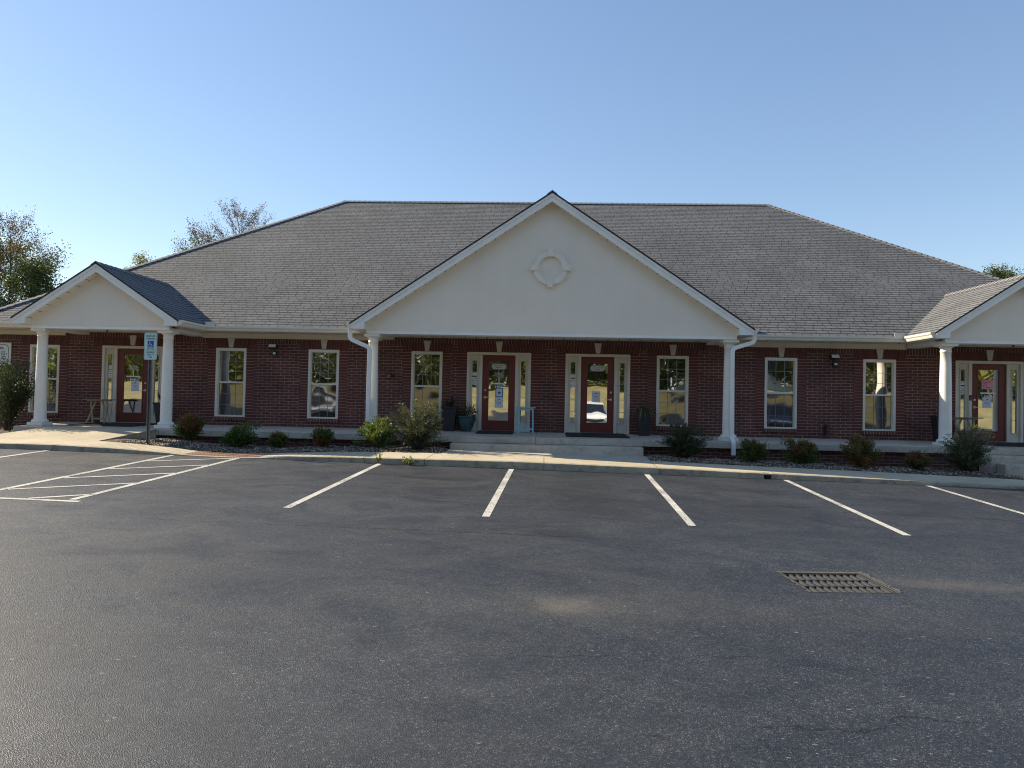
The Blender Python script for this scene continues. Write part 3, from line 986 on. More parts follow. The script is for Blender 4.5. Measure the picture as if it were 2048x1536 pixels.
for x, half, z0 in [(x, WW / 2, WZ0) for x in WINX] + [(x, DW / 2, 0.0) for x in DOORX]:
    zb = (WZ1 if half < .6 else DZ1) + .012
    arch(x, half, zb)
    for s in (-1, 1):
        mb = MB()
        a, b_ = (x - half - .235, x - half - .001) if s < 0 else (x + half + .001, x + half + .235)
        mb.face([(a, -.009, z0 - (.08 if half < .6 else 0)), (b_, -.009, z0 - (.08 if half < .6 else 0)), (b_, -.009, zb - .004), (a, -.009, zb - .004)], uv=[(.006, z0), (.24, z0), (.24, zb), (.006, zb)])
        for xx, q in ((a, 1), (b_, -1)):
            mb.face([(xx, -.009, z0), (xx, 0, z0), (xx, 0, zb), (xx, -.009, zb)][::q], uv=[(.1, z0), (.11, z0), (.11, zb), (.1, zb)])
        mb.build('brick_jamb', M['stack'], B)
    if half < .6:
        mb = MB()
        a, b_ = x - half - .02, x + half + .02
        mb.hexa([(a, -.055, z0 - .10), (b_, -.055, z0 - .10), (b_, .0, z0 - .09), (a, .0, z0 - .09), (a, -.055, z0 - .025), (b_, -.055, z0 - .025), (b_, .02, z0), (a, .02, z0)])
        mb.build('brick_sill', M['rowlock'], B)
    mb = MB()                                              # keystone
    zt_, zb_ = zb + .29, zb + .005
    mb.prism([(x - .055, -.05, zb_), (x + .055, -.05, zb_), (x + .10, -.05, zt_), (x - .10, -.05, zt_)], (0, .05, 0))
    mb.build('keystone', M['key'], B, bevel=.006)


def make_window(x):
    mb = MB()
    a, b_ = x - WW / 2, x + WW / 2
    f = 0.062
    y0, y1 = -.022, .09
    mb.box(a, a + f, y0, y1, WZ0, WZ1); mb.box(b_ - f, b_, y0, y1, WZ0, WZ1)
    mb.box(a + f, b_ - f, y0, y1, WZ1 - f * 1.3, WZ1); mb.box(a + f, b_ - f, y0, y1, WZ0, WZ0 + f * .7)
    zm = (WZ0 + WZ1) / 2
    mb.box(a + f, b_ - f, .008, y1, zm - .024, zm + .024)
    s = 0.022
    for lo, hi, yy in ((zm + .024, WZ1 - f * 1.3, .014), (WZ0 + f * .7, zm - .024, .03)):
        mb.box(a + f, a + f + s, yy, y1, lo, hi); mb.box(b_ - f - s, b_ - f, yy, y1, lo, hi)
    w = mb.build('window', M['vinyl'], B, bevel=.006)
    for nm, lo, hi, yy, mm in (('upper_pane', zm + .024, WZ1 - f * 1.3, .045, M['upglass']), ('lower_pane', WZ0 + f * .7, zm - .024, .06, M['loglass'])):
        g = MB()
        g.box(a + f + s - .002, b_ - f - s + .002, yy, yy + .02, lo - .002, hi + .002)
        g.build(nm, mm, w)
        q = MB()
        xa, xb = a + f + s, b_ - f - s
        for i in (1, 2):
            xx = xa + (xb - xa) * i / 3
            q.box(xx - .0055, xx + .0055, yy - .008, yy - .002, lo, hi)
        for i in (1, 2):
            zz = lo + (hi - lo) * i / 3
            for j in range(3):
                q.box(xa + (xb - xa) * j / 3 + (.007 if j else 0), xa + (xb - xa) * (j + 1) / 3 - (.007 if j < 2 else 0), yy - .0075, yy - .002, zz - .0055, zz + .0055)
        q.build('grille', M['mullion'] if nm == 'upper_pane' else M['greyink'], w)
for x in WINX:
    make_window(x)


def make_door(x, hinge):
    """hinge: +1 handle on the left, -1 handle on the right"""
    a, b_ = x - DW / 2, x + DW / 2
    pw = 0.914
    da, db = x - pw / 2, x + pw / 2
    mb = MB()
    y0, y1 = -.03, .11
    mb.box(a, a + .075, y0, y1, 0.0, DZ1); mb.box(b_ - .075, b_, y0, y1, 0, DZ1)
    mb.box(a + .075, b_ - .075, y0, y1, DZ1 - .075, DZ1)
    mb.box(da - .085, da, y0 + .004, y1, 0, DZ1 - .075); mb.box(db, db + .085, y0 + .004, y1, 0, DZ1 - .075)
    mb.box(da, db, -.04, .1, 0.0, 0.022)
    for p, q in ((a + .075, da - .085), (db + .085, b_ - .075)):
        w = q - p
        mb.box(p, q, .015, y1, 0.0, .26); mb.box(p, q, .015, y1, 1.955, DZ1 - .075)
        mb.box(p, p + w * .24, .015, y1, .26, 1.955); mb.box(q - w * .24, q, .015, y1, .26, 1.955)
        mb.box(p + w * .17, q - w * .17, .002, .0148, .22, .25); mb.box(p + w * .17, q - w * .17, .002, .0148, 1.963, 1.993)
        mb.box(p + w * .17, p + w * .27, .002, .0148, .25, 1.963); mb.box(q - w * .27, q - w * .17, .002, .0148, .25, 1.963)
    d = mb.build('entrance_door', M['frame'], B, bevel=.004)
    mb = MB()                                               # red door leaf, a ring round the glass
    gx0, gx1, gz0, gz1 = x - .275, x + .275, .30, 1.955
    yl = .02
    mb.box(da + .004, gx0, yl, .07, .03, 2.105); mb.box(gx1, db - .004, yl, .07, .03, 2.105)
    mb.box(gx0, gx1, yl, .07, .03, gz0); mb.box(gx0, gx1, yl, .07, gz1, 2.105)
    t = .028
    mb.box(gx0 - t, gx0, yl - .01, yl - .001, gz0 - t, gz1 + t); mb.box(gx1, gx1 + t, yl - .01, yl - .001, gz0 - t, gz1 + t)
    mb.box(gx0, gx1, yl - .01, yl - .001, gz0 - t, gz0); mb.box(gx0, gx1, yl - .01, yl - .001, gz1, gz1 + t)
    mb.build('door_leaf', M['red'], d, bevel=.003)
    g = MB(); g.box(gx0, gx1, yl + .02, yl + .03, gz0, gz1); g.build('door_glass', M['doorglass'], d)
    for p, q in ((a + .075, da - .085), (db + .085, b_ - .075)):
        w = q - p
        g = MB(); g.box(p + w * .24, q - w * .24, .045, .055, .26, 1.955); g.build('sidelight_glass', M['doorglass'], d)
        g = MB()
        for k in (1, 2, 3, 4):
            zz = .26 + (1.955 - .26) * k / 5
            g.box(p + w * .27, q - w * .27, .036, .043, zz - .006, zz + .006)
        g.build('sidelight_grille', M['mullion'], d)
    hx = da + .085 if hinge > 0 else db - .085
    h = MB()
    h.tube([(hx, yl, .94), (hx, yl - .014, .94)], .036, 16)
    h.tube([(hx, yl - .012, .94), (hx, yl - .055, .94)], .013, 8)
    h.sweep_rect([(hx - .008 * hinge, yl - .055, .94), (hx + .06 * hinge, yl - .058, .942), (hx + .12 * hinge, yl - .05, .938)], .014, .022, side=(0, 1, 0))
    h.build('door_handle', M['steel'], d)
    h = MB(); h.tube([(hx, yl, 1.14), (hx, yl - .018, 1.14)], .028, 16); h.build('deadbolt', M['steel'], d)
    return d
DR = {}
for x, hg in zip(DOORX, (-1, 1, -1, 1)):
    DR[x] = make_door(x, hg)

# ---- roofs
PIT = 0.687
EY, EZ = -0.65, 2.745                                       # eave line
RY = 7.75
RZ = EZ + PIT * (RY - EY)
RXL, RXR = -7.23, 9.08
XLc, XRc, YB = RXL - 8.4, RXR + 8.4, 2 * RY - EY


def roof_plane(mb, pts, eave_dir, th=0.035, mi_top=0, mi_side=1):
    pts = [Vector(p) for p in pts]
    n = (pts[1] - pts[0]).cross(pts[2] - pts[0]).normalized()
    if n.z < 0:
        n = -n
        pts = pts[::-1]
    u = Vector(eave_dir).normalized()
    v = n.cross(u)
    if v.z < 0: v = -v
    mb.face(pts, uv=[(p.dot(u), p.dot(v)) for p in pts], mi=mi_top)
    lo = [p - n * th for p in pts]
    mb.face(lo[::-1], mi=mi_side)
    for i in range(len(pts)):
        j = (i + 1) % len(pts)
        mb.face([pts[j], pts[i], lo[i], lo[j]], mi=mi_side)


def caps(mb, a, b_, w=0.14, step=0.20, lift=0.012, slope=0.55, side=1):
    """overlapping cap shingles along a ridge or hip from a (low) to b (high)"""
    a, b_ = Vector(a), Vector(b_)
    d = (b_ - a)
    L = d.length
    d.normalize()
    s = Vector((-d.y, d.x, 0)).normalized()
    n = int(L / step)
    for i in range(n):
        p, q = a + d * (i * L / n), a + d * ((i + 1) * L / n + .03)
        dz = slope * w
        up0, up1 = Vector((0, 0, lift + .016)), Vector((0, 0, lift))
        A = [p - s * w - Vector((0, 0, dz)) + up0, p + up0 + Vector((0, 0, .012)), p + s * w - Vector((0, 0, dz)) + up0]
        Bq = [q - s * w - Vector((0, 0, dz)) + up1, q + up1 + Vector((0, 0, .012)), q + s * w - Vector((0, 0, dz)) + up1]
        mb.face([A[0], A[1], Bq[1], Bq[0]]); mb.face([A[1], A[2], Bq[2], Bq[1]])
        low = [v - Vector((0, 0, .03)) for v in A]
        mb.face([low[0], low[1], A[1], A[0]], mi=1 if i else 0); mb.face([low[1], low[2], A[2], A[1]], mi=1 if i else 0)
        mb.face([low[0], A[0], Bq[0], Bq[0] - Vector((0, 0, .03))], mi=side)
        mb.face([A[2], low[2], Bq[2] - Vector((0, 0, .03)), Bq[2]], mi=side)


mb = MB()
roof_plane(mb, [(XLc, EY, EZ), (XRc, EY, EZ), (RXR, RY, RZ), (RXL, RY, RZ)], (1, 0, 0))
roof_plane(mb, [(XRc, YB, EZ), (XLc, YB, EZ), (RXL, RY, RZ), (RXR, RY, RZ)], (1, 0, 0))
roof_plane(mb, [(XLc, YB, EZ), (XLc, EY, EZ), (RXL, RY, RZ)], (0, 1, 0))
roof_plane(mb, [(XRc, EY, EZ), (XRc, YB, EZ), (RXR, RY, RZ)], (0, 1, 0))
roof = mb.build('roof', [M['shingle'], M['edge']], B)
mb = MB()
caps(mb, (RXL - .05, RY, RZ), (RXR + .05, RY, RZ), slope=.6)
caps(mb, (XLc, EY, EZ), (RXL, RY, RZ), slope=.32, side=0); caps(mb, (XRc, EY, EZ), (RXR, RY, RZ), slope=.32, side=0)
mb.build('ridge_cap', [M['ridge'], M['edge']], roof)

YF, YG, YC = -2.12, -1.865, -1.65                            # fascia, stucco and column planes


def gable(xc, half, zpk, name_part, has_ring=False):
    zt_ = 2.745
    sl = (zpk - zt_) / half
    ov = 0.035
    mb = MB()
    for s in (-1, 1):
        ex, ez = xc + s * (half + ov), zt_ - sl * ov + .012
        yback = EY + (zpk - EZ) / PIT + .10
        roof_plane(mb, [(ex, YF - .035, ez), (xc, YF - .035, zpk + .012), (xc, yback, zpk + .012), (ex, EY + .06, ez)], (0, 1, 0))
    r = mb.build('gable_roof', [M['shingle'], M['edge']], B)
    mb = MB()
    caps(mb, (xc, YF - .03, zpk + .004), (xc, EY + (zpk - EZ) / PIT, zpk + .012), w=.13, slope=sl)
    mb.build('ridge_cap', [M['ridge'], M['edge']], r)
    # rake boards with a return at each end
    mb = MB()
    rw, bh = 0.335, 0.235
    for s in (-1, 1):
        tx = xc + s * half
        ix = tx - s * rw
        zi = zt_ + sl * rw - bh
        poly = [(tx, YF, 2.586), (ix, YF, 2.586), (ix, YF, zi), (xc, YF, zpk - bh), (xc, YF, zpk - .005), (tx, YF, zt_ - .005)]
        if s > 0: poly = poly[::-1]
        mb.prism(poly, (0, .03, 0))
        # crown strip along the top of the board
        pa = [(tx, YF - .022, zt_ - .100), (xc, YF - .022, zpk - .100), (xc, YF - .022, zpk - .004), (tx, YF - .022, zt_ - .004)]
        if s > 0: pa = pa[::-1]
        mb.prism(pa, (0, .0218, 0))
        # side fascia running back to the main eave
        p = [(tx, YF + .03, 2.59), (tx, EY + .05, 2.59), (tx, EY + .05, zt_ - .01), (tx, YF + .03, zt_ - .01)]
        if s > 0: p = p[::-1]
        mb.prism(p, (-s * .025, 0, 0))
    mb.build('rake_board', M['trim'], B, bevel=.004)
    # sloping soffit behind the boards and boxed eave soffits
    mb = MB()
    for s in (-1, 1):
        tx = xc + s * half
        ix = tx - s * rw
        za, zb = zt_ + sl * rw - bh + .02, zpk - bh + .02
        L = math.hypot(xc - ix, zb - za)
        mb.face([(ix, YF + .03, za), (xc, YF + .03, zb), (xc, YG, zb), (ix, YG, za)], uv=[(0, 0), (L, 0), (L, .2), (0, .2)])
        mb.face([(ix, YF + .03, 2.588), (ix, YG, 2.588), (ix, YG, za), (ix, YF + .03, za)], uv=[(.1, 0), (.12, 0), (.12, .1), (.1, .1)])
        mb.face([(tx - s * .02, YF + .03, 2.60), (ix, YF + .03, 2.60), (ix, EY + .6, 2.60), (tx - s * .02, EY + .6, 2.60)], uv=[(0, 0), (0, .33), (2, .33), (2, 0)])
    mb.build('soffit', M['soffit'], B)
    # stucco face
    a, b_ = xc - half + rw, xc + half - rw
    zl = zt_ + sl * rw - bh + .021
    mb = MB()
    mb.prism([(a, YG, 2.565), (b_, YG, 2.565), (b_, YG, zl), (xc, YG, zpk - bh + .021), (a, YG, zl)], (0, .12, 0))
    mb.build('gable_wall', M['stucco'], B)
    # white beam below, front and sides, and the porch ceiling
    for q in ((a, b_, YG - .012, YG + .42, 2.492, 2.563), (a, a + .34, YG + .422, -.01, 2.492, 2.60), (b_ - .34, b_, YG + .422, -.01, 2.492, 2.60)):
        mb = MB(); mb.box(*q); mb.build('porch_beam', M['trim'], B, bevel=.004)
    mb = MB(); mb.box(a + .342, b_ - .342, YG + .13, -.01, 2.565, 2.59); mb.build('porch_ceiling', M['soffit'], B)
    if has_ring:
        cxr, czr = xc - .01, 4.21
        mb = MB()
        n = 56
        ro, ri, y = .425, .300, YG - .070
        for i in range(n):
            t0, t1 = 2 * math.pi * i / n, 2 * math.pi * (i + 1) / n
            P = lambda r, t, yy: (cxr + r * math.cos(t), yy, czr + r * math.sin(t))
            mb.face([P(ri, t0, y), P(ro, t0, y), P(ro, t1, y), P(ri, t1, y)][::-1])
            mb.face([P(ro, t0, y), P(ro, t0, YG), P(ro, t1, YG), P(ro, t1, y)][::-1])
            mb.face([P(ri, t1, y), P(ri, t1, YG), P(ri, t0, YG), P(ri, t0, y)][::-1])
        for k in range(4):
            t = math.pi / 2 * k
            c, s = math.cos(t), math.sin(t)
            q = []
            for rr, ww in ((.295, .055), (.295, -.055), (.49, -.07), (.49, .07)):
                q.append((cxr + rr * c - ww * s, YG - .098, czr + rr * s + ww * c))
            nrm = (Vector(q[1]) - Vector(q[0])).cross(Vector(q[2]) - Vector(q[0]))
            if nrm.y > 0: q = q[::-1]
            mb.prism(q, (0, .098, 0))
        mb.build('round_ornament', M['stucco2'], B)
    return a, b_


M['stucco2'] = plain('ornament_stucco', (0.82, 0.755, 0.66), 0.9, var=0.05, scale=5, bmp=0.2, bscale=140)
GAB = [(-10.80, 2.16, 4.17), (0.805, 4.99, 6.08), (12.32, 2.16, 4.17)]
for i, (xc, hf, zp) in enumerate(GAB):
    gable(xc, hf, zp, 'gable', i == 1)

# columns
def column(x):
    zb = zslab(YC)
    mb = MB()
    mb.box(x - .205, x + .205, YC - .205, YC + .205, zb, zb + .085)
    pr = [(.195, .086), (.20, .10), (.20, .125), (.185, .15), (.155, .16), (.147, .185)]
    H = 2.49 - zb
    for i in range(9):
        t = i / 8
        pr.append((.145 - .025 * t ** 1.6, .19 + (H - .40) * t))
    pr += [(.128, H - .205), (.133, H - .19), (.128, H - .175), (.122, H - .17), (.122, H - .12), (.138, H - .10), (.175, H - .075), (.18, H - .068)]
    mb.lathe(pr, (x, YC, zb), 32)
    mb.box(x - .195, x + .195, YC - .195, YC + .195, zb + H - .066, zb + H + .001)
    return mb.build('column', M['column'], B)
for x in (-12.47, -9.10, -3.71, 5.33, 10.64, 14.0):
    column(x)

# gutters, frieze, eave soffit, splash guards, downpipes
gseg = [(XLc, -12.96), (-8.64, -4.185), (5.795, 10.16), (14.48, XRc)]
mb = MB()
prof = [(EY + .012, 2.735), (EY + .012, 2.60), (EY - .055, 2.60), (EY - .075, 2.63), (EY - .085, 2.66), (EY - .115, 2.69), (EY - .12, 2.735), (EY - .108, 2.735), (EY - .105, 2.70)]
def gutter_run(a, b_):
    for (y0, z0), (y1, z1) in zip(prof[:-1], prof[1:]):
        mb.face([(a, y0, z0), (b_, y0, z0), (b_, y1, z1), (a, y1, z1)][::-1])
    mb.face([(a, y, z) for y, z in prof[:7]]); mb.face([(b_, y, z) for y, z in prof[:7]][::-1])
for a, b_ in gseg:
    mb = MB()
    gutter_run(a + .002, b_ - .002)
    mb.build('gutter', M['gutter'], B)
def side_gutter(x, s):
    mb = MB()
    y0, y1 = YF + .02, EY - .125
    pr = [(0.004, 2.735), (.004, 2.60), (.07, 2.60), (.09, 2.63), (.10, 2.66), (.13, 2.69), (.135, 2.735)]
    A = [(x + s * d, y0, z) for d, z in pr]; Bq = [(x + s * d, y1, z) for d, z in pr]
    for i in range(len(pr) - 1):
        q = [A[i], A[i + 1], Bq[i + 1], Bq[i]]
        mb.face(q if s < 0 else q[::-1])
    mb.face(A if s > 0 else A[::-1]); mb.face(Bq if s < 0 else Bq[::-1])
    mb.build('gutter', M['gutter'], B)
for xc, hf, zp in GAB:
    side_gutter(xc - hf, -1); side_gutter(xc + hf, 1)
for x in (-8.64 + .10, 10.16 - .10, -4.185 - .14, 5.795 + .14):
    mb = MB()
    s = 1 if x in (-8.64 + .10, 5.795 + .14) else -1
    mb.box(x - .02, x + .25 if s > 0 else x + .02, EY - .118, EY - .112, 2.70, 2.84) if s > 0 else mb.box(x - .25, x + .02, EY - .118, EY - .112, 2.70, 2.84)
    mb.build('splash_guard', M['gutter'], B)
for a, b_ in gseg:
    mb = MB()
    mb.face([(a, EY + .01, 2.605), (a, -.001, 2.605), (b_, -.001, 2.605), (b_, EY + .01, 2.605)], uv=[(a, 0), (a, .6), (b_, .6), (b_, 0)])
    mb.build('soffit', M['soffit'], B)
for a, b_ in ((XL, -12.98), (-8.98, -3.86), (5.47, 10.48), (14.17, XR)):
    mb = MB()
    mb.box(a, b_, -.035, -.001, 2.462, 2.603)
    mb.box(a, b_, -.06, -.0351, 2.565, 2.602)
    mb.build('frieze_board', M['cream'], B, bevel=.004)

def downpipe(pts):
    mb = MB()
    # round the corners
    out = [Vector(pts[0])]
    for a, b_, c in zip(pts, pts[1:], pts[2:]):
        a, b_, c = Vector(a), Vector(b_), Vector(c)
        r = min(.09, (b_ - a).length * .4, (c - b_).length * .4)
        p, q = b_ + (a - b_).normalized() * r, b_ + (c - b_).normalized() * r
        for k in range(5):
            t = k / 4
            out.append(p * (1 - t) ** 2 + b_ * 2 * t * (1 - t) + q * t * t)
    out.append(Vector(pts[-1]))
    mb.sweep_rect(out, .075, .10, side='y')
    return mb.build('downpipe', M['trim'], B, bevel=.008)
downpipe([(-4.24, -1.95, 2.64), (-4.24, -1.95, 2.34), (-3.73, -1.95, 2.13), (-3.74, -1.95, .02), (-3.78, -2.0, -.03)])
downpipe([(5.86, -1.95, 2.64), (5.86, -1.95, 2.43), (5.33, -1.95, 2.26), (5.33, -1.95, .05), (5.33, -2.16, -.03), (5.33, -2.17, -.36)])

# ------------------------------------------------------------------ lettering helper
def text_mesh(txt, size, name, m, parent, loc, align='CENTER', ext=0.001, squash=1.0):
    cu = bpy.data.curves.new('lettering', 'FONT')
    cu.body = txt
    cu.size = size
    cu.align_x = align
    cu.align_y = 'CENTER'
    cu.extrude = ext
    cu.offset = 0.0012 * size / .05
    cu.materials.append(m)
    tmp = bpy.data.objects.new(name, cu)
    COL.objects.link(tmp)
    bpy.context.view_layer.update()
    me = bpy.data.meshes.new_from_object(tmp.evaluated_get(bpy.context.evaluated_depsgraph_get()))
    bpy.data.objects.remove(tmp)
    bpy.data.curves.remove(cu)
    o = bpy.data.objects.new(name, me)
    COL.objects.link(o)
    o.parent = parent
    o.location = loc
    o.rotation_euler = (RAD(90), 0, 0)
    o.scale = (squash, 1, 1)
    return o


def scribble(mb, x0, x1, z, y, h, mi=0, seed=0):
    """a line of tiny unreadable writing as small strokes"""
    r = random.Random(seed)
    x = x0
    while x < x1:
        w = r.uniform(.4, 1.6) * h
        if x + w > x1: break
        mb.box(x, x + w, y - .0012, y, z - h / 2, z + h / 2 * r.uniform(.5, 1), mi)
        x += w + h * r.uniform(.25, .7)

# ------------------------------------------------------------------ door decals and notices
def decals(x, plaque=True, tree=True, name_bar=True, seed=1):
    d = DR[x]
    y = .0388
    mb = MB()
    if tree:                                               # white line drawing of a tree
        cz = 1.50
        mb.box(x - .006, x + .012, y - .001, y, cz - .16, cz + .08)
        r = random.Random(seed)
        for k in range(11):
            a = math.pi * (.08 + .84 * k / 10)
            L = .13 + r.uniform(-.03, .03)
            p0 = Vector((x + .003, y - .0006, cz + .0 + .05 * (k % 3) / 2))
            p1 = p0 + Vector((math.cos(a) * L, 0, math.sin(a) * L * .75))
            mb.sweep_rect([p0, p1], .0008, .007, side=(0, 1, 0))
            for q in range(4):
                pp = p0 + (p1 - p0) * (.5 + .15 * q)
                b2 = a + r.choice((-.7, .7))
                mb.sweep_rect([pp, pp + Vector((math.cos(b2) * .045, 0, math.sin(b2) * .04))], .0008, .006, side=(0, 1, 0))
    if name_bar:
        mb.box(x - .21, x + .20, y - .001, y, 1.305, 1.345)
        scribble(mb, x - .10, x + .14, 1.245, y, .05, 0, seed)
    if mb.f:
        mb.build('window_lettering', M['decal'], d)
    if plaque:
        mb = MB()
        z0, z1, xa, xb, c = 1.73, 1.875, x - .195, x + .195, .045
        oct_ = lambda k, yy: [(xa + c - k, yy, z0 - k), (xb - c + k, yy, z0 - k), (xb + k, yy, z0 + c - k), (xb + k, yy, z1 - c + k), (xb - c + k, yy, z1 + k), (xa + c - k, yy, z1 + k), (xa - k, yy, z1 - c + k), (xa - k, yy, z0 + c - k)]
        mb.prism(oct_(.014, y - .002), (0, .002, 0), 1)
        mb.prism(oct_(0, y - .0042), (0, .0021, 0), 0)
        scribble(mb, x - .13, x + .15, 1.835, y - .0044, .025, 2, seed + 5)
        scribble(mb, x - .09, x + .11, 1.775, y - .0044, .035, 2, seed + 6)
        mb.build('door_plaque', [M['palew'], M['greyink'], M['greyink']], d)
    # three small stickers on the left sidelight
    sx = x - DW / 2 + .075 + (DW / 2 - .075 - .457 - .085) / 2
    for k, zz in enumerate((1.59, 1.45, 1.33)):
        mb = MB()
        mb.box(sx - .062, sx + .062, .0425, .044, zz - .055, zz + .05)
        if k: scribble(mb, sx - .04, sx + .04, zz, .0424, .022, 1, k + seed)
        mb.build('sidelight_sticker', [M['decal'], M['greyink']], d)
decals(DOORX[1], seed=3)
decals(DOORX[2], tree=False, name_bar=False, seed=8)
decals(DOORX[0], plaque=False, seed=12)
decals(DOORX[3], plaque=False, tree=False, seed=21)


def notice(x, z, w, h, label, kind='white', seed=1, y=.0372):
    o = MB()
    mi = {'white': 0, 'pink': 1, 'blue': 2}[kind]
    o.box(-w / 2, w / 2, -.0012, 0, -h / 2, h / 2, mi)
    if kind == 'blue':
        o.box(-w / 2 + .03, w / 2 - .03, -.0022, -.0013, -h / 2 + .03, h / 2 - .03, 0)
        o.lathe([(.001, 0), (.001, .001)], (0, -.01, 0), 6)
        for k in range(7):
            o.box(-.045 + abs(k - 3) * .006, .045 - abs(k - 3) * .006, -.0032, -.0023, -.035 + k * .009, -.027 + k * .009, 5)
        scribble(o, -.06, .06, h / 2 - .065, -.0023, .018, 4, seed)
        scribble(o, -.05, .05, -h / 2 + .065, -.0023, .014, 4, seed + 1)
    elif kind == 'pink':
        for k in range(4):
            scribble(o, -w / 2 + .04, w / 2 - .05 * (k % 3 + 1), h / 2 - .05 - k * .05, -.0013, .026, 6, seed + k)
    else:
        o.sweep_rect([(-.03, -.0016, h / 2 - .085), (.03, -.0016, h / 2 - .045)], .0006, .022, side=(0, 1, 0), mi=3)
        for s in (-1, 1):
            o.box(s * .085 - .012, s * .085 + .012, -.002, -.0013, h / 2 - .09, h / 2 - .07, 4)
        scribble(o, -w / 2 + .05, w / 2 - .05, h / 2 - .15, -.0013, .020, 3, seed)
        for k in range(3):
            scribble(o, -.06, .06, -.03 - k * .032, -.0013, .010, 4, seed + k + 3)
    ob = o.build('paper_notice', [M['paper'], M['pink'], M['bluep'], M['ink'], M['greyink'], M['brown'], M['pinkink']], None, loc=(x, y, z))
    tag(ob, label, 'notice', 'paper notices taped to the door glass')
notice(DOORX[1] + .02, 1.08, .22, .27, 'blue bordered flyer taped above a white sheet on the door beside the turquoise table', 'blue', 4)
notice(DOORX[1] + .015, .80, .235, .29, 'white printed sheet below the blue bordered flyer', 'white', 5)
notice(DOORX[2] - .03, 1.02, .235, .30, 'white printed sheet on the red door reflecting a white car', 'white', 6)
notice(DOORX[0] + .06, 1.06, .235, .30, 'white printed sheet on the red door behind the parking sign post', 'white', 7)
notice(DOORX[3] - .02, 1.56, .30, .24, 'pink handwritten sheet on the red door at the right porch', 'pink', 8)
notice(DOORX[3] - .03, 1.07, .235, .29, 'white printed sheet hanging below the pink paper', 'white', 9)

# ------------------------------------------------------------------ small fixtures on the wall
def floodlight(x, z, label):
    t = empty('floodlight', (x, 0, z), label=label, cat='floodlight', group='floodlights on the brick wall')
    mb = MB()
    mb.tube([(0, 0, -.02), (0, -.03, -.02)], .055, 16); mb.tube([(0, -.03, -.02), (0, -.09, .02)], .014, 8)
    mb.build('wall_mount', M['black'], t)
    mb = MB()
    q = lambda x_, u, v: (x_, -.11 - u * .42 - v * .9 * .0, .045 + u * .09)
    mb.hexa([(-.12, -.20, -.035), (.12, -.20, -.035), (.12, -.09, -.055), (-.12, -.09, -.055), (-.115, -.15, .075), (.115, -.15, .075), (.115, -.05, .045), (-.115, -.05, .045)])
    mb.build('lamp_head', M['black'], t, bevel=.008)
    mb = MB()
    mb.prism([(-.10, -.205, -.020), (.10, -.205, -.020), (.097, -.160, .065), (-.097, -.160, .065)], (0, .02, 0.004))
    mb.build('lamp_lens', M['lampface'], t)
    mb = MB()
    mb.box(-.02, .095, -.10, 0, -.235, -.135)
    mb.build('sensor_box', M['black'], t, bevel=.008)
    mb = MB()
    mb.box(-.0, .078, -.112, -.101, -.215, -.155)
    mb.build('sensor_lens', M['lampface'], t, bevel=.006)
floodlight(-6.92, 2.235, 'black twin floodlight with sensor between the two windows left of the big gable')
floodlight(8.54, 2.215, 'black twin floodlight with sensor between the two windows right of the big gable')
t = empty('security_camera', (-3.56, 0, 1.49), label='small dark security camera on the bricks beside the left big gable column', cat='camera')
mb = MB(); mb.tube([(0, 0, 0), (0, -.04, 0)], .035, 14); mb.tube([(0, -.03, 0), (-.02, -.08, .0)], .012, 8); mb.build('camera_mount', M['black'], t)
mb = MB(); mb.tube([(.05, -.05, .0), (-.05, -.14, -.012)], .028, 14); mb.build('camera_body', M['black'], t)
mb = MB(); mb.tube([(-.051, -.141, -.012), (-.054, -.144, -.0125)], .023, 14); mb.build('camera_lens', M['lampface'], t)
for x, lb in ((-10.80, 'tiny dark ceiling fitting inside the left small porch'), (12.32, 'tiny dark ceiling fitting inside the right small porch')):
    t = empty('ceiling_fitting', (x, YG + .30, 2.491), label=lb, cat='light fitting', group='ceiling fittings of the small porches')
    mb = MB(); mb.lathe([(.03, -.012), (.032, 0)], (0, 0, 0), 14); mb.build('rose', M['black'], t)
    mb = MB(); mb.lathe([(.006, -.05), (.018, -.045), (.018, -.02), (.012, -.0125)], (0, 0, 0), 12); mb.build('nozzle', M['iron'], t)
t = empty('door_keypad', (DOORX[3] - .50, -.027, 1.19), label='black keypad box on the frame beside the right porch door', cat='keypad')
mb = MB(); mb.box(-.035, .035, -.03, 0, -.07, .07); mb.build('keypad_case', M['black'], t, bevel=.006)
mb = MB()
for i in range(3):
    for j in range(4):
        mb.box(-.022 + i * .016, -.010 + i * .016, -.033, -.0302, -.045 + j * .018, -.033 + j * .018)
mb.build('keypad_buttons', M['greyink'], t)

# suite directory plaque
t = empty('directory_sign', (-14.90, -.006, 1.895), label='white suite directory plaque on the brick wall above the tall shrub', cat='sign')
mb = MB(); mb.box(-.34, .34, -.03, 0, -.325, .325); mb.build('sign_board', M['white'], t, bevel=.004)
mb = MB()
n = 48
ring = []
for k in range(n):
    a = 2 * math.pi * k / n
    ca, sa = math.cos(a), math.sin(a)
    rx, rz = .285, .29
    k4 = 1 + .05 * math.cos(4 * a) * -1
    sx_ = math.copysign(abs(ca) ** .7, ca) * rx * k4
    sz_ = math.copysign(abs(sa) ** .7, sa) * rz * k4
    ring.append((sx_, -.0325, sz_))
for k in range(n):
    mb.sweep_rect([ring[k], ring[(k + 1) % n]], .002, .013, side=(0, 1, 0))
mb.build('sign_border', M['ink'], t)
text_mesh('9695', .105, 'lettering', M['ink'], t, (.0, -.0318, .165), squash=1.25)
for k, s in enumerate(('SUITE 210', 'SUITE 220', 'SUITE 230', 'SUITE 240')):
    text_mesh(s, .062, 'lettering', M['ink'], t, (.0, -.0318, .06 - k * .066), squash=1.3)

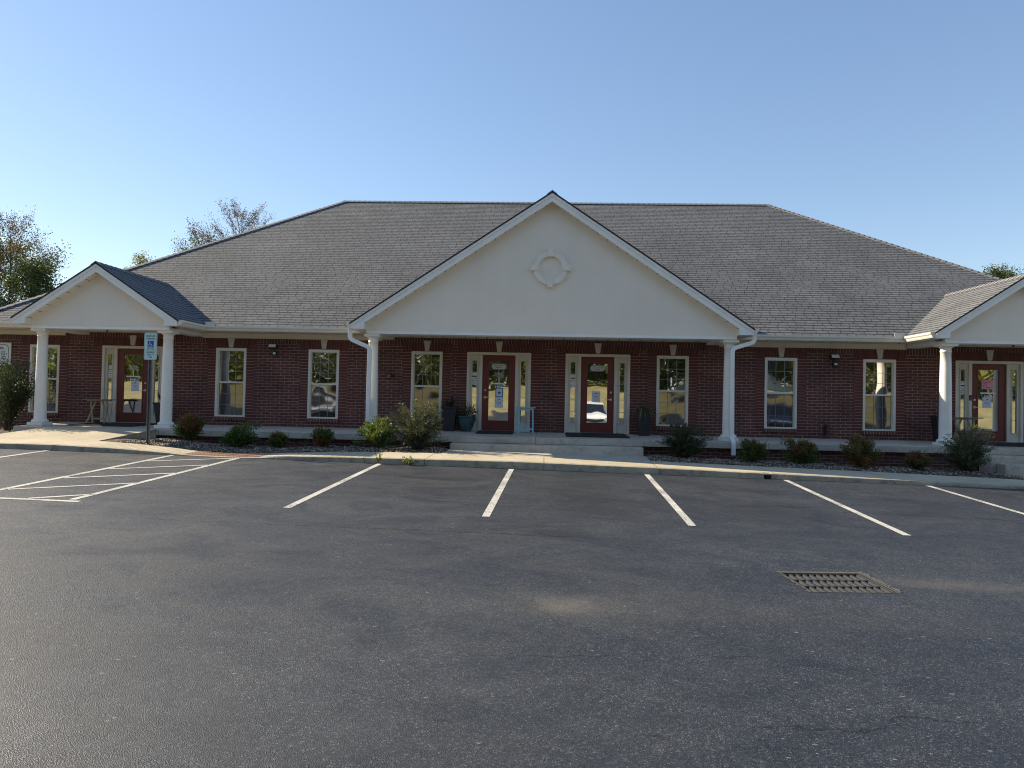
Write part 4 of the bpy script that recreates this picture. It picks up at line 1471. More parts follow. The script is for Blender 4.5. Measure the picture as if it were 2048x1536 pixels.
# ------------------------------------------------------------------ reserved parking sign
PX, PY = -8.42, -3.68
pz = zbed(PX, PY)
t = empty('parking_sign', (PX, PY, pz), label='reserved parking sign with blue wheelchair symbol on a grey metal post', cat='sign')
mb = MB()
H = 2.20 - pz
for x0, x1, y0, y1 in ((-.028, .028, .012, .020), (-.034, -.026, -.018, .0118), (.026, .034, -.018, .0118), (-.048, -.0342, -.018, -.012), (.0342, .048, -.018, -.012)):
    mb.box(x0, x1, y0, y1, -.1, H)
mb.build('post', M['galv'], t)
SC = 2.275 - .322 - pz                                       # plate centre height
def rrect(w, h, r, y):
    pts = []
    for cx_, cz_, a0 in ((w / 2 - r, -h / 2 + r, -90), (w / 2 - r, h / 2 - r, 0), (-w / 2 + r, h / 2 - r, 90), (-w / 2 + r, -h / 2 + r, 180)):
        for k in range(6):
            a = RAD(a0 + 90 * k / 5)
            pts.append((cx_ + r * math.cos(a), y, SC + cz_ + r * math.sin(a)))
    return pts
mb = MB(); mb.prism(rrect(.305, .63, .035, -.0245), (0, .003, 0)); pl = mb.build('sign_plate', M['signw'], t)
mb = MB()
o_, i_ = rrect(.283, .608, .028, -.0252), rrect(.275, .600, .025, -.0252)
for k in range(len(o_)):
    k2 = (k + 1) % len(o_)
    mb.face([o_[k], o_[k2], i_[k2], i_[k]])
mb.box(-.137, .137, -.0252, -.0248, SC - .108, SC - .103)
# double arrow
mb.box(-.055, .055, -.0252, -.0248, SC - .070, SC - .055)
for s in (-1, 1):
    q = [(s * .09, -.0252, SC - .0625), (s * .05, -.0252, SC - .042), (s * .05, -.0252, SC - .083)]
    mb.face(q if s < 0 else q[::-1])
for s in (-1, 1):
    mb.tube([(0, -.0246, SC + s * .27), (0, -.029, SC + s * .27)], .007, 8)
mb.build('sign_border', M['signg'], pl)
mb = MB(); mb.box(-.072, .072, -.0256, -.0247, SC - .03, SC + .122); mb.build('symbol_panel', M['signb'], pl)
mb = MB()
yS = -.0262
def fl(p, q, w):
    mb.sweep_rect([(p[0], yS, SC + p[1]), (q[0], yS, SC + q[1])], .0008, w, side=(0, 1, 0))
mb.tube([(-.018, yS + .0004, SC + .092), (-.018, yS - .0004, SC + .092)], .0115, 12)
fl((-.018, .078), (-.012, .034), .013); fl((-.015, .056), (.016, .056), .009); fl((-.012, .036), (.022, .036), .012); fl((.020, .038), (.036, .001), .011); fl((.033, .003), (.049, .009), .009)
for k in range(13):
    a0, a1 = RAD(110 + 17 * k), RAD(110 + 17 * (k + 1))
    c = (-.010, .020)
    fl((c[0] + .036 * math.cos(a0), c[1] + .036 * math.sin(a0) - .0), (c[0] + .036 * math.cos(a1), c[1] + .036 * math.sin(a1)), .009)
mb.build('wheelchair_symbol', M['white'], pl)
text_mesh('RESERVED', .060, 'lettering', M['signg'], pl, (0, -.0252, SC + .228), squash=.80, ext=.0004)
text_mesh('PARKING', .060, 'lettering', M['signg'], pl, (0, -.0252, SC + .167), squash=.80, ext=.0004)
for k, s in enumerate(('MAXIMUM', 'PENALTY', '$250')):
    text_mesh(s, .050, 'lettering', M['signg'], pl, (0, -.0252, SC - .142 - .056 * k), squash=.80, ext=.0004)

# ------------------------------------------------------------------ drain grate
gzc = zlot(*GC)
t = empty('drain_grate', (GC[0], GC[1], gzc), GR, 'square cast iron storm drain grate set in the asphalt', 'drain grate')
nrm = Vector((-(-0.0129 + .032 * .0235), -.032, 1)).normalized()
t.rotation_mode = 'QUATERNION'
t.rotation_quaternion = Vector((0, 0, 1)).rotation_difference(nrm) @ Matrix.Rotation(GR, 3, 'Z').to_quaternion()
w, h = GW, GH
mb = MB()
fr = .03
for b4 in ((-w / 2, w / 2, -h / 2, -h / 2 + fr), (-w / 2, w / 2, h / 2 - fr, h / 2), (-w / 2, -w / 2 + fr, -h / 2 + fr, h / 2 - fr), (w / 2 - fr, w / 2, -h / 2 + fr, h / 2 - fr)):
    mb.box(*b4, -.10, -.008)
mb.build('grate_frame', M['iron'], t, bevel=.004)
mb = MB()
iw, ih = w - 2 * fr - .012, h - 2 * fr - .012
for k in range(4):
    yy = -ih / 2 + ih * k / 3
    mb.box(-iw / 2, iw / 2, yy - .012, yy + .012, -.075, -.014)
for k in range(12):
    xx = -iw / 2 + iw * k / 11
    for r in range(3):
        y0, y1 = -ih / 2 + ih * r / 3 + .0125, -ih / 2 + ih * (r + 1) / 3 - .0125
        mb.hexa([(xx - .030, y0, -.075), (xx - .010, y0, -.075), (xx - .010, y1, -.075), (xx - .030, y1, -.075), (xx - .013, y0, -.0145), (xx + .013, y0, -.0145), (xx + .013, y1, -.0145), (xx - .013, y1, -.0145)])
mb.build('grate_bars', M['iron'], t)
mb = MB()
z1, z0 = -.02, -.6
for q in ([(-w / 2, -h / 2), (w / 2, -h / 2)], [(w / 2, -h / 2), (w / 2, h / 2)], [(w / 2, h / 2), (-w / 2, h / 2)], [(-w / 2, h / 2), (-w / 2, -h / 2)]):
    (a, b_), (c, d) = q
    mb.face([(c * 1.001, d * 1.001, z0), (a * 1.001, b_ * 1.001, z0), (a * 1.001, b_ * 1.001, z1), (c * 1.001, d * 1.001, z1)])
mb.face([(-w / 2, -h / 2, z0), (w / 2, -h / 2, z0), (w / 2, h / 2, z0), (-w / 2, h / 2, z0)])
mb.build('catch_basin', M['pit'], t)
mb = MB()                                                    # crumbled edge of the asphalt round the frame
for (ax, ay), (bx_, by_), wd in (((-w / 2, -h / 2), (-w / 2, h / 2), .030), ((w / 2, h / 2), (w / 2, -h / 2), .045), ((w / 2, -h / 2), (-w / 2, -h / 2), .012)):
    k = 26
    nx, ny = (by_ - ay), -(bx_ - ax)
    ln = math.hypot(nx, ny); nx, ny = -nx / ln, -ny / ln
    prev = None
    for i in range(k + 1):
        u = i / k
        px, py = ax + (bx_ - ax) * u, ay + (by_ - ay) * u
        r0 = wd * rnd.uniform(.35, 1.25)
        cur = ((px, py, .004), (px + nx * r0, py + ny * r0, .0035 + rnd.uniform(0, .004)))
        if prev:
            mb.face([prev[0], prev[1], cur[1], cur[0]])
        prev = cur
mb.build('crumbled_edge', M['grit'], t)

# ------------------------------------------------------------------ foliage
def leaves(P, D, L, Wd, C, flat=0.5):
    """diamond leaves at P pointing along D; L, Wd arrays; C colours -> V, F, Cc"""
    n = len(P)
    D = D / (np.linalg.norm(D, axis=1, keepdims=True) + 1e-9)
    R = rng.normal(size=(n, 3))
    Sd = np.cross(D, R)
    Sd /= (np.linalg.norm(Sd, axis=1, keepdims=True) + 1e-9)
    Nn = np.cross(D, Sd)
    L, Wd = L[:, None], Wd[:, None]
    v = np.stack([P, P + D * L * .5 + Sd * Wd * .5 + Nn * L * .06, P + D * L, P + D * L * .5 - Sd * Wd * .5 + Nn * L * .06], 1)
    f = np.arange(n * 4).reshape(n, 4)
    return v.reshape(-1, 3), f, np.repeat(C, 4, axis=0)


def pick(pal, n, jit=.25):
    pal = np.array(pal, float)
    w = pal[:, 3] / pal[:, 3].sum()
    i = rng.choice(len(pal), n, p=w)
    return pal[i, :3] * rng.uniform(1 - jit, 1 + jit, (n, 1))


def shrub(name, base, rx, rz, label, pal, n=3800, stems=26, leaf=(.03, .055), shape='round', top_pal=None, group=None, ry=None, cat='shrub', wild=0.1, low=0.12, lift=0.0):
    """stems from the base to points of an uneven ellipsoid; leaves along the outer part of each twig"""
    bx, by, bz = base
    ry = ry or rx * .9
    t = empty(name, base, label=label, cat=cat, group=group)
    st = MB()
    tips, dirs = [], []
    lumps = rng.normal(size=(7, 3)); lumps /= np.linalg.norm(lumps, axis=1, keepdims=True)
    lk = rng.uniform(-wild, wild * 1.3, 7)
    for s in range(stems):
        a = rng.uniform(0, 2 * math.pi)
        cz = rng.uniform(-.45, 1) if shape == 'round' else rng.uniform(-.75, 1)
        rr = math.sqrt(max(0, 1 - cz * cz))
        d = np.array([math.cos(a) * rr, math.sin(a) * rr, cz])
        k = 1 + sum(lk * np.maximum(0, lumps @ d) ** 3 * 2.2)
        k *= rng.uniform(.72, 1.05) if shape != 'arch' else rng.choice([rng.uniform(.45, 1.0), rng.uniform(.8, 1.22)])
        hz = rz * .5
        tip = np.array([d[0] * rx * k, d[1] * ry * k, hz + lift + d[2] * hz * k])
        tip[2] = max(tip[2], low)
        root = np.array([rng.uniform(-.06, .06), rng.uniform(-.06, .06), 0])
        ctrl = np.array([tip[0] * .35, tip[1] * .35, tip[2] * (.62 if shape != 'arch' else .85)])
        pts = [root * (1 - u) ** 2 + ctrl * 2 * u * (1 - u) + tip * u * u for u in np.linspace(0, 1, 6)]
        st.tube([tuple(p) for p in pts], [.009 * (1 - .8 * i / 5) for i in range(6)], 4, cap=False)
        tips.append(pts)
    st.build('stem', M['twig'], t)
    per = max(4, n // stems)
    PP, DD, TT = [], [], []
    for pts in tips:
        pts = np.array(pts)
        u = rng.beta(2.6, 1.1, per) * 5
        if shape == 'arch': u = rng.beta(1.25, 0.95, per) * 5
        i = np.minimum(4, u.astype(int)); fr_ = (u - i)[:, None]
        p = pts[i] * (1 - fr_) + pts[i + 1] * fr_
        ax = pts[i + 1] - pts[i]
        ax /= np.linalg.norm(ax, axis=1, keepdims=True) + 1e-9
        off = rng.normal(size=(per, 3))
        sp_ = .22 if shape == 'round' else .13
        spread = (rx * sp_ * rng.uniform(.15, 1, (per, 1)))
        if shape == 'arch': spread = spread * (1.35 - u[:, None] / 5)
        off /= np.linalg.norm(off, axis=1, keepdims=True)
        p = p + off * spread
        PP.append(p); DD.append(ax * .8 + off + np.array([0, 0, .25])); TT.append(p[:, 2])
    P, D = np.concatenate(PP), np.concatenate(DD)
    P[:, 2] = np.maximum(P[:, 2], .015)
    nn = len(P)
    C = pick(pal, nn)
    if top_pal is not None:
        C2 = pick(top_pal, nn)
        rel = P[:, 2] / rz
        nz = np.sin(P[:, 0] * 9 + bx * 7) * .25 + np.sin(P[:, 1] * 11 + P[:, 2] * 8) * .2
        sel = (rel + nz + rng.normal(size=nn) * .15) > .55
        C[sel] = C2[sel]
    L = rng.uniform(leaf[0], leaf[1], nn)
    V, F, Cc = leaves(P, D, L, L * rng.uniform(.45, .62, nn), C)
    cloud_mesh('foliage', V, F, Cc, M['leaf'], t)
    return t


NG = [(.07, .13, .034, 3), (.11, .17, .05, 2), (.04, .08, .024, 2), (.17, .16, .055, .8)]
NR = [(.25, .08, .05, 2.4), (.17, .075, .045, 1.5), (.10, .15, .042, 2.2), (.32, .13, .07, .8)]
AB = [(.032, .055, .026, 3), (.045, .075, .034, 2), (.07, .095, .042, 1), (.09, .06, .04, .4)]
ABL = [(.075, .10, .045, 2), (.12, .13, .06, 1), (.05, .075, .03, 2), (.14, .09, .06, .5)]
LIT = [(.14, .18, .05, 2), (.20, .20, .08, 1.5), (.09, .13, .035, 2), (.22, .13, .06, .8)]  # sunlit leaf tones: the sunshine is put into the colour
g1 = 'clipped nandina shrubs in the gravel beds'
shrub('nandina_shrub', (-7.93, -2.72, zbed(-7.93, -2.72)), .34, .72, 'rounded reddish green shrub beside the right column of the left porch', NG, 8000, 60, top_pal=NR, group=g1)
shrub('nandina_shrub', (-6.65, -2.95, zbed(-6.65, -2.95)), .37, .52, 'loose plain green shrub below the window nearest the parking sign', NG, 6500, 44, (.035, .06), group=g1, wild=.35)
shrub('nandina_shrub', (-5.65, -2.9, zbed(-5.65, -2.9)), .225, .38, 'smallest round brownish green shrub in the left gravel bed', NG, 5200, 44, (.025, .045), top_pal=NG + NR, group=g1)
shrub('nandina_shrub', (-4.58, -2.82, zbed(-4.58, -2.82)), .25, .46, 'small round red tinged shrub left of the big gable downpipe', NR, 5600, 44, (.025, .05), top_pal=NG, group=g1)
shrub('nandina_shrub', (-3.22, -3.02, zbed(-3.22, -3.02)), .37, .66, 'sunlit yellow green shrub at the foot of the left gable downpipe', LIT[:1] + NG, 7000, 50, (.03, .055), top_pal=NG + LIT[:1] + LIT[2:], group=g1, wild=.3)
shrub('nandina_shrub', (5.58, -2.95, zbed(5.58, -2.95)), .32, .54, 'rounded green shrub just right of the right gable downpipe', NG, 7000, 54, (.028, .05), top_pal=NG + NR[:2], group=g1)
shrub('nandina_shrub', (6.70, -2.95, zbed(6.70, -2.95)), .35, .55, 'reddish topped green shrub leaning left below the right gravel bed window', NG, 7000, 50, (.028, .05), top_pal=NR + NG[:1], group=g1, wild=.25)
shrub('nandina_shrub', (8.04, -3.0, zbed(8.04, -3.0)), .43, .66, 'widest red brown shrub with a green sprig at its right side', NR, 9000, 62, (.03, .055), top_pal=NG + NR, group=g1, wild=.3)
shrub('nandina_shrub', (9.27, -3.0, zbed(9.27, -3.0)), .29, .48, 'small dark red shrub with bright green base beside the arching right shrub', NG, 6000, 44, (.025, .05), top_pal=NR, group=g1)
g2 = 'loose arching shrubs in the gravel beds'
shrub('abelia_shrub', (-2.28, -2.95, zbed(-2.28, -2.95)), .64, 1.16, 'large feathery arching shrub with pale sunlit twigs in front of the black square planter', AB, 15000, 170, (.022, .042), 'arch', top_pal=ABL, group=g2)
shrub('abelia_shrub', (4.0, -2.75, zbed(4.0, -2.75)), .56, .78, 'broad dark green spreading shrub under the window right of the second door', AB, 15000, 170, (.022, .044), 'arch', group=g2)
shrub('abelia_shrub', (10.42, -2.95, zbed(10.42, -2.95)), .60, .98, 'arching shrub with golden twig tips in front of the right porch column', AB, 14000, 170, (.022, .042), 'arch', top_pal=ABL + LIT[:1], group=g2)
shrub('tall_shrub', (-13.55, -1.35, zwalk(-13.5, -3.5)), .80, 1.15, 'tall dark multi-stemmed shrub in front of the directory sign', AB[:2] + [(.02, .035, .018, 2.5), (.09, .12, .06, .35)], 11000, 60, (.035, .06), 'round', lift=.60, wild=.3, low=.62)


def plantlet(name, base, n, h, label, cat, pal, leaf=(.05, .1), spread=.12, group=None):
    t = empty(name, base, label=label, cat=cat, group=group)
    mb = MB()
    P, D = [], []
    for i in range(n):
        a = rng.uniform(0, 6.28)
        tip = Vector((math.cos(a) * spread * rng.uniform(.3, 1), math.sin(a) * spread * rng.uniform(.3, 1), h * rng.uniform(.6, 1)))
        pts = [tip * u * (1 - .15 * math.sin(u * 3)) for u in (0, .33, .66, 1)]
        mb.tube(pts, [.004, .0035, .003, .0015], 4, cap=False)
        for u in np.linspace(.3, 1, 7):
            P.append(np.array(tip) * u); D.append(rng.normal(size=3) + np.array([0, 0, .4]))
    mb.build('stem', M['twig'], t)
    P, D = np.array(P), np.array(D)
    L = rng.uniform(leaf[0], leaf[1], len(P))
    V, F, C = leaves(P, D, L, L * .5, pick(pal, len(P)))
    cloud_mesh('foliage', V, F, C, M['leaf'], t)
    return t
gw = 'weeds growing from kerb and gravel'
WP = [(.10, .16, .04, 1), (.16, .20, .07, 1)]
x = -2.72; plantlet('weed', (x, yk(x) - .03, zlot(x, yk(x)) + .002), 9, .26, 'tall green weed growing from the kerb foot by the first white stripe', 'weed', WP, (.03, .06), .1, gw)
x = -3.0; plantlet('weed', (x, yk(x) - .02, zlot(x, yk(x)) + .002), 4, .13, 'small green weed left of the tall kerb weed', 'weed', WP, (.02, .04), .05, gw)
x = -2.05; plantlet('weed', (x, yk(x) - .04, zlot(x, yk(x)) + .002), 10, .15, 'grassy sprawling weed tuft at the kerb in front of the feathery shrub', 'weed', WP, (.04, .08), .2, gw)
plantlet('weed', (-8.32, -2.5, zbed(-8.32, -2.5)), 7, .45, 'leafy green seedling behind the parking sign post', 'weed', NG, (.05, .09), .16, gw)
plantlet('weed', (-5.05, -2.6, zbed(-5.05, -2.6)), 4, .30, 'thin green seedling between two small round shrubs', 'weed', NG, (.04, .06), .07, gw)
plantlet('weed', (-2.75, -3.35, zbed(-2.75, -3.35)), 4, .18, 'pale little weed in front of the feathery shrub', 'weed', WP, (.03, .05), .05, gw)
t = plantlet('wall_vine', (8.35, -.03, -.02), 8, .50, 'thin dark creeper climbing the bricks below the right floodlight', 'vine', [(.012, .018, .01, 1)], (.04, .07), .05)

# ------------------------------------------------------------------ planters
def square_planter(name, loc, wt, wb, h, label, plant):
    t = empty(name, loc, label=label, cat='planter', group='planters on the porch')
    mb = MB()
    a, b_ = wb / 2, wt / 2
    mb.hexa([(-a, -a, 0), (a, -a, 0), (a, a, 0), (-a, a, 0), (-b_, -b_, h - .05), (b_, -b_, h - .05), (b_, b_, h - .05), (-b_, b_, h - .05)])
    c = b_ + .018
    mb.box(-c, c, -c, c, h - .049, h, skip='t')
    d = b_ - .012
    mb.face([(-c, -c, h), (c, -c, h), (d, -d, h), (-d, -d, h)]); mb.face([(c, -c, h), (c, c, h), (d, d, h), (d, -d, h)])
    mb.face([(c, c, h), (-c, c, h), (-d, d, h), (d, d, h)]); mb.face([(-c, c, h), (-c, -c, h), (-d, -d, h), (-d, d, h)])
    mb.face([(-d, -d, h - .03), (d, -d, h - .03), (d, d, h - .03), (-d, d, h - .03)])
    mb.build('pot', M['black'], t, bevel=.006)
    plant(t, h)
    return t


def blades(t, h, n, length, droop, pal, width=.02, name='foliage'):
    V, F, C = [], [], []
    for i in range(n):
        a = rng.uniform(0, 6.28)
        l = length * rng.uniform(.55, 1.1)
        dr = droop * rng.uniform(.5, 1.2)
        d = np.array([math.cos(a), math.sin(a)])
        side = np.array([-d[1], d[0], 0])
        c = pick(pal, 1)[0]
        b0 = len(V)
        m = 7
        for k in range(m):
            u = k / (m - 1)
            r = .03 + l * u * (.35 + .35 * dr)
            z = h - .03 + l * u * (1 - dr * u * 1.25)
            wv = width * (1 - u) ** .6 * .5
            p = np.array([d[0] * r, d[1] * r, z])
            V += [p - side * wv, p + side * wv]
            C += [c, c]
        for k in range(m - 1):
            F.append((b0 + 2 * k, b0 + 2 * k + 1, b0 + 2 * k + 3, b0 + 2 * k + 2))
    cloud_mesh(name, np.array(V), np.array(F), np.array(C), M['leaf'], t)


def bushy(t, h, n, rx, rz, pal, leaf=(.03, .06), name='foliage'):
    P = rng.normal(size=(n, 3)) * np.array([rx, rx, rz * .45]) * .55 + np.array([0, 0, h + rz * .4])
    P[:, 2] = np.maximum(P[:, 2], h - .05)
    L = rng.uniform(*leaf, n)
    V, F, C = leaves(P, rng.normal(size=(n, 3)) + np.array([0, 0, .3]), L, L * .55, pick(pal, n))
    cloud_mesh(name, V, F, C, M['leaf'], t)
    mb = MB()
    for k in range(6):
        a = rng.uniform(0, 6.28)
        mb.tube([(0, 0, h - .04), (math.cos(a) * rx * .3, math.sin(a) * rx * .3, h + rz * .4), (math.cos(a) * rx * .6, math.sin(a) * rx * .6, h + rz * .9)], [.006, .005, .002], 4, cap=False)
    mb.build('stem', M['twig'], t)
DK = [(.02, .04, .018, 2), (.035, .05, .02, 1), (.06, .05, .03, .6)]
zs = lambda y: zslab(y) + .001
square_planter('square_planter', (-1.87, -.34, zs(-.34)), .40, .26, .67, 'black tapered square planter with spiky plant behind the feathery shrub', lambda t, h: (blades(t, h, 10, .42, .35, [(.03, .06, .035, 1)], .06), bushy(t, h, 160, .22, .25, DK)))
square_planter('square_planter', (3.40, -.38, zs(-.38)), .33, .27, .70, 'tall black square planter with drooping grassy plant right of the second door', lambda t, h: blades(t, h, 46, .50, 1.25, [(.10, .13, .05, 2), (.28, .27, .14, 1)], .040))
square_planter('square_planter', (-9.82, -.5, zs(-.5)), .34, .22, .62, 'dark tapered planter with spiky leaves behind the right column of the left porch', lambda t, h: blades(t, h, 16, .62, .3, [(.025, .05, .03, 1)], .045))
square_planter('square_planter', (11.10, -.55, zs(-.55)), .32, .22, .70, 'dark tapered planter half hidden behind the right porch column', lambda t, h: bushy(t, h, 60, .12, .10, DK))
t = empty('round_planter', (-1.40, -.36, zs(-.36)), label='round glazed teal pot on feet with leafy plant left of the first door', cat='planter', group='planters on the porch')
mb = MB()
mb.lathe([(.13, .035), (.15, .05), (.19, .15), (.225, .27), (.235, .36), (.235, .385), (.262, .395), (.262, .425), (.235, .43), (.225, .39), (.02, .385)], (0, 0, 0), 28)
mb.build('pot', M['teal'], t)
for k in range(3):
    a = 2 * math.pi * k / 3 + .5
    f_ = MB(); f_.lathe([(.03, 0), (.034, .015), (.028, .036)], (math.cos(a) * .10, math.sin(a) * .10, 0), 10); f_.build('foot', M['teal'], t)
bushy(t, .41, 420, .25, .36, DK + [(.16, .14, .07, .5), (.07, .10, .04, 1)])
t = empty('trough_planter', (11.72, -1.0, zs(-1.0)), label='wide mauve brown trough planter behind the arching right shrub', cat='planter', group='planters on the porch')
mb = MB()
mb.hexa([(-.27, -.15, 0), (.27, -.15, 0), (.27, .15, 0), (-.27, .15, 0), (-.315, -.18, .28), (.315, -.18, .28), (.315, .18, .28), (-.315, .18, .28)], skip='t')
mb.box(-.335, .335, -.20, .20, .281, .33)
mb.build('pot', M['mauve'], t, bevel=.01)
mb = MB(); mb.box(-.29, .29, -.16, .16, .331, .338); mb.build('soil', M['soil'], t)

# ------------------------------------------------------------------ tables
def cross_table(loc, label, top, leg, rz=0):
    t = empty('folding_table', loc, rz, label, 'table', 'small tables beside the doors')
    mb = MB(); mb.box(-.37, .37, -.20, .20, .655, .68); mb.build('table_top', top, t, bevel=.006)
    for s in (-1, 1):                                        # each end: a pair of crossing legs
        xx = s * .20
        for q in (-1, 1):
            mb = MB()
            mb.sweep_rect([(xx - q * .085 + s * .055, -.012 * q + s * 0, 0), (xx + q * .085 - s * .045, -.012 * q, .654)], .024, .038, side=(0, 1, 0))
            mb.build('leg', leg, t)
    mb = MB(); mb.box(-.16, .20, -.012, .012, .13, .165); mb.build('stretcher', leg, t)
    mb = MB(); mb.box(-.33, .33, -.03, .03, .62, .654); mb.build('rail', leg, t)
cross_table((-11.55, -.62, zs(-.62)), 'folding side table with pine crossed legs and blue top beside the left porch door', M['darkteal'], M['pine'])
cross_table((11.73, -.55, zs(-.55)), 'folding side table with pine crossed legs behind the trough planter at the right porch', M['darkteal'], M['pine'])
t = empty('side_table', (.215, -.42, zs(-.42)), label='bright turquoise painted slim side table right of the first red door', cat='table', group='small tables beside the doors')
mb = MB(); mb.box(-.26, .26, -.17, .17, .675, .70); mb.build('table_top', M['tealwood'], t, bevel=.005)
for sx_ in (-1, 1):
    for sy_ in (-1, 1):
        mb = MB(); mb.hexa([(sx_ * .20 - .02, sy_ * .12 - .02, 0), (sx_ * .20 + .02, sy_ * .12 - .02, 0), (sx_ * .20 + .02, sy_ * .12 + .02, 0), (sx_ * .20 - .02, sy_ * .12 + .02, 0), (sx_ * .185 - .02, sy_ * .12 - .02, .675), (sx_ * .185 + .02, sy_ * .12 - .02, .675), (sx_ * .185 + .02, sy_ * .12 + .02, .675), (sx_ * .185 - .02, sy_ * .12 + .02, .675)])
        mb.build('leg', M['tealwood'], t)
for yy in (-.12, .12):
    mb = MB(); mb.box(-.178, .178, yy - .012, yy + .012, .085, .125); mb.build('stretcher', M['tealwood'], t)
    mb = MB(); mb.box(-.165, .165, yy - .012, yy + .012, .625, .674); mb.build('rail', M['tealwood'], t)

# ------------------------------------------------------------------ door mats
def doormat(x, y, w, d, label, rz=0.0):
    mb = MB()
    th = .022
    a, b_ = w / 2, d / 2
    mb.hexa([(-a, -b_, 0), (a, -b_, 0), (a, b_, 0), (-a, b_, 0), (-a + .02, -b_ + .02, th), (a - .02, -b_ + .02, th), (a - .02, b_ - .02, th), (-a + .02, b_ - .02, th)])
    o = mb.build('doormat', M['mat'], None, loc=(x, y, zslab(y) + .0035), rz=rz)
    o.rotation_euler.x = .0214
    tag(o, label, 'doormat', 'black mats in front of the doors')
doormat(-10.95, -.85, 1.75, 1.35, 'long black mat in front of the left porch door')
doormat(-.60, -.62, .98, 1.05, 'short black mat in front of the first door beside the turquoise table')
doormat(2.10, -.82, 1.62, 1.45, 'long black mat in front of the second red door beside the tall grassy planter')
doormat(12.75, -.8, 1.5, 1.3, 'black mat in front of the right porch door')

# ------------------------------------------------------------------ trees
def tree(name, loc, H, label, pal, nleaf=3500, crown=(.35, 1.0), spread=.3, leaf=(.14, .26), levels=4, trunk=.16, up=.6, group=None, seed=0, bare_top=0.0, tuft=.35, nl=26):
    r = random.Random(seed)
    t = empty(name, loc, label=label, cat='tree', group=group)
    wood = MB()
    ends = []

    def grow(p, d, L, rad, lev):
        pts, rr = [p.copy()], [rad]
        k = 4
        for i in range(k):
            d = (d + Vector((r.gauss(0, .10), r.gauss(0, .10), r.gauss(.02, .06)))).normalized()
            p = p + d * L / k
            pts.append(p.copy()); rr.append(rad * (1 - .6 * (i + 1) / k))
        wood.tube(pts, rr, 7 if lev == 0 else (5 if lev == 1 else 3), cap=False)
        if lev >= levels - 1:
            ends.append((pts, lev))
            return
        if lev >= levels - 2: ends.append((pts[2:], lev))
        nb = 4 if lev < 2 else 3
        for j in range(nb):
            q = pts[min(k, 1 + j + (0 if lev else 1))] if j else pts[-1]
            a = r.uniform(0, 6.28)
            side = Vector((math.cos(a), math.sin(a), 0))
            nd_ = (d * up + side * (1 - up) * 1.15 + Vector((0, 0, .12))).normalized() if j else (d + side * .15).normalized()
            grow(q, nd_, L * r.uniform(.58, .8), rad * (.55 if j else .42), lev + 1)
    # trunk with limbs all along the crown
    p = Vector((0, 0, -.3)); d = Vector((0, 0, 1))
    n = 12
    pts, rr = [p.copy()], [trunk * 1.25]
    for i in range(n):
        d = (d + Vector((r.gauss(0, .016), r.gauss(0, .016), .08))).normalized()
        p = p + d * (H * .93 + .3) / n
        pts.append(p.copy()); rr.append(trunk * (1 - .88 * (i + 1) / n))
    wood.tube(pts, rr, 8, cap=False)
    ends.append((pts[-3:], levels))
    for j in range(nl):
        u = crown[0] + (crown[1] - crown[0]) * (j + r.uniform(0, .8)) / nl
        fi = min(n - 1e-3, u * n)
        i = int(fi)
        q = pts[i].lerp(pts[i + 1], fi - i)
        a = j * 2.4 + r.uniform(-.5, .5)
        rel = (u - crown[0]) / (crown[1] - crown[0])
        L = H * spread * (.35 + .9 * math.sin(math.pi * min(1, (rel * .82 + .12)))) * r.uniform(.65, 1.1) * .62
        el = .30 + .75 * rel
        dd = Vector((math.cos(a) * math.cos(el), math.sin(a) * math.cos(el), math.sin(el)))
        grow(q, dd, L, trunk * .26 * (1 - .6 * rel), max(1, levels - 3))
    wood.build('trunk', M['bark'], t)
    per = max(2, nleaf // len(ends))
    P, D = [], []
    zmax = H
    for e_, lev in ends:
        a = np.array([tuple(v) for v in e_])
        u = rng.uniform(.15, 1, per) * (len(a) - 1)
        i = np.minimum(len(a) - 2, u.astype(int)); f_ = (u - i)[:, None]
        q = a[i] * (1 - f_) + a[i + 1] * f_
        q = q + rng.normal(size=(per, 3)) * tuft
        keep = rng.uniform(size=per) > bare_top * np.clip((q[:, 2] / zmax - .55) / .4, 0, 1)
        P.append(q[keep]); D.append(rng.normal(size=(keep.sum(), 3)) + np.array([0, 0, -.2]))
    P, D = np.concatenate(P), np.concatenate(D)
    L = rng.uniform(*leaf, len(P))
    V, F, C = leaves(P, D, L, L * .6, pick(pal, len(P), .35))
    cloud_mesh('crown', V, F, C, M['tleaf'], t)
    return t
GREEN = [(.045, .075, .022, 3), (.07, .095, .03, 2), (.03, .05, .018, 2), (.11, .11, .04, .7)]
RUST = [(.085, .062, .05, 2), (.12, .068, .052, 1), (.07, .07, .042, 2), (.075, .055, .055, 1.2)]
PALE = [(.16, .18, .07, 2), (.22, .21, .09, 1), (.11, .14, .05, 1)]
gt = 'trees behind the office building'
tree('bare_topped_tree', (-38.0, 30, -.2), 13.2, 'tall thinning rust brown tree with bare twigs at the top behind the left gable', RUST + [(.12,.10,.06,1)], 26000, (.25, 1.0), .26, (.08, .15), 5, .2, .6, gt, 3, .72, .22)
tree('leafy_tree', (-35.0, 29, -.2), 9.5, 'dense dark green tree beside the thinning rust brown tree', GREEN + PALE[2:], 17000, (.2, 1.0), .27, (.10, .19), 5, .2, .5, gt, 5, 0, .34)
tree('leafy_tree', (-41.5, 33, -.2), 11.3, 'green tree at the far left edge behind the neighbouring roof', GREEN, 20000, (.22, 1.0), .40, (.10, .19), 5, .2, .5, gt, 15, 0, .36)
tree('pale_tree', (-29.1, 31, -.2), 11.2, 'small pale yellow green treetop above the left porch roof', PALE, 7000, (.40, 1.0), .16, (.08, .15), 5, .15, .6, gt, 8, 0, .22)
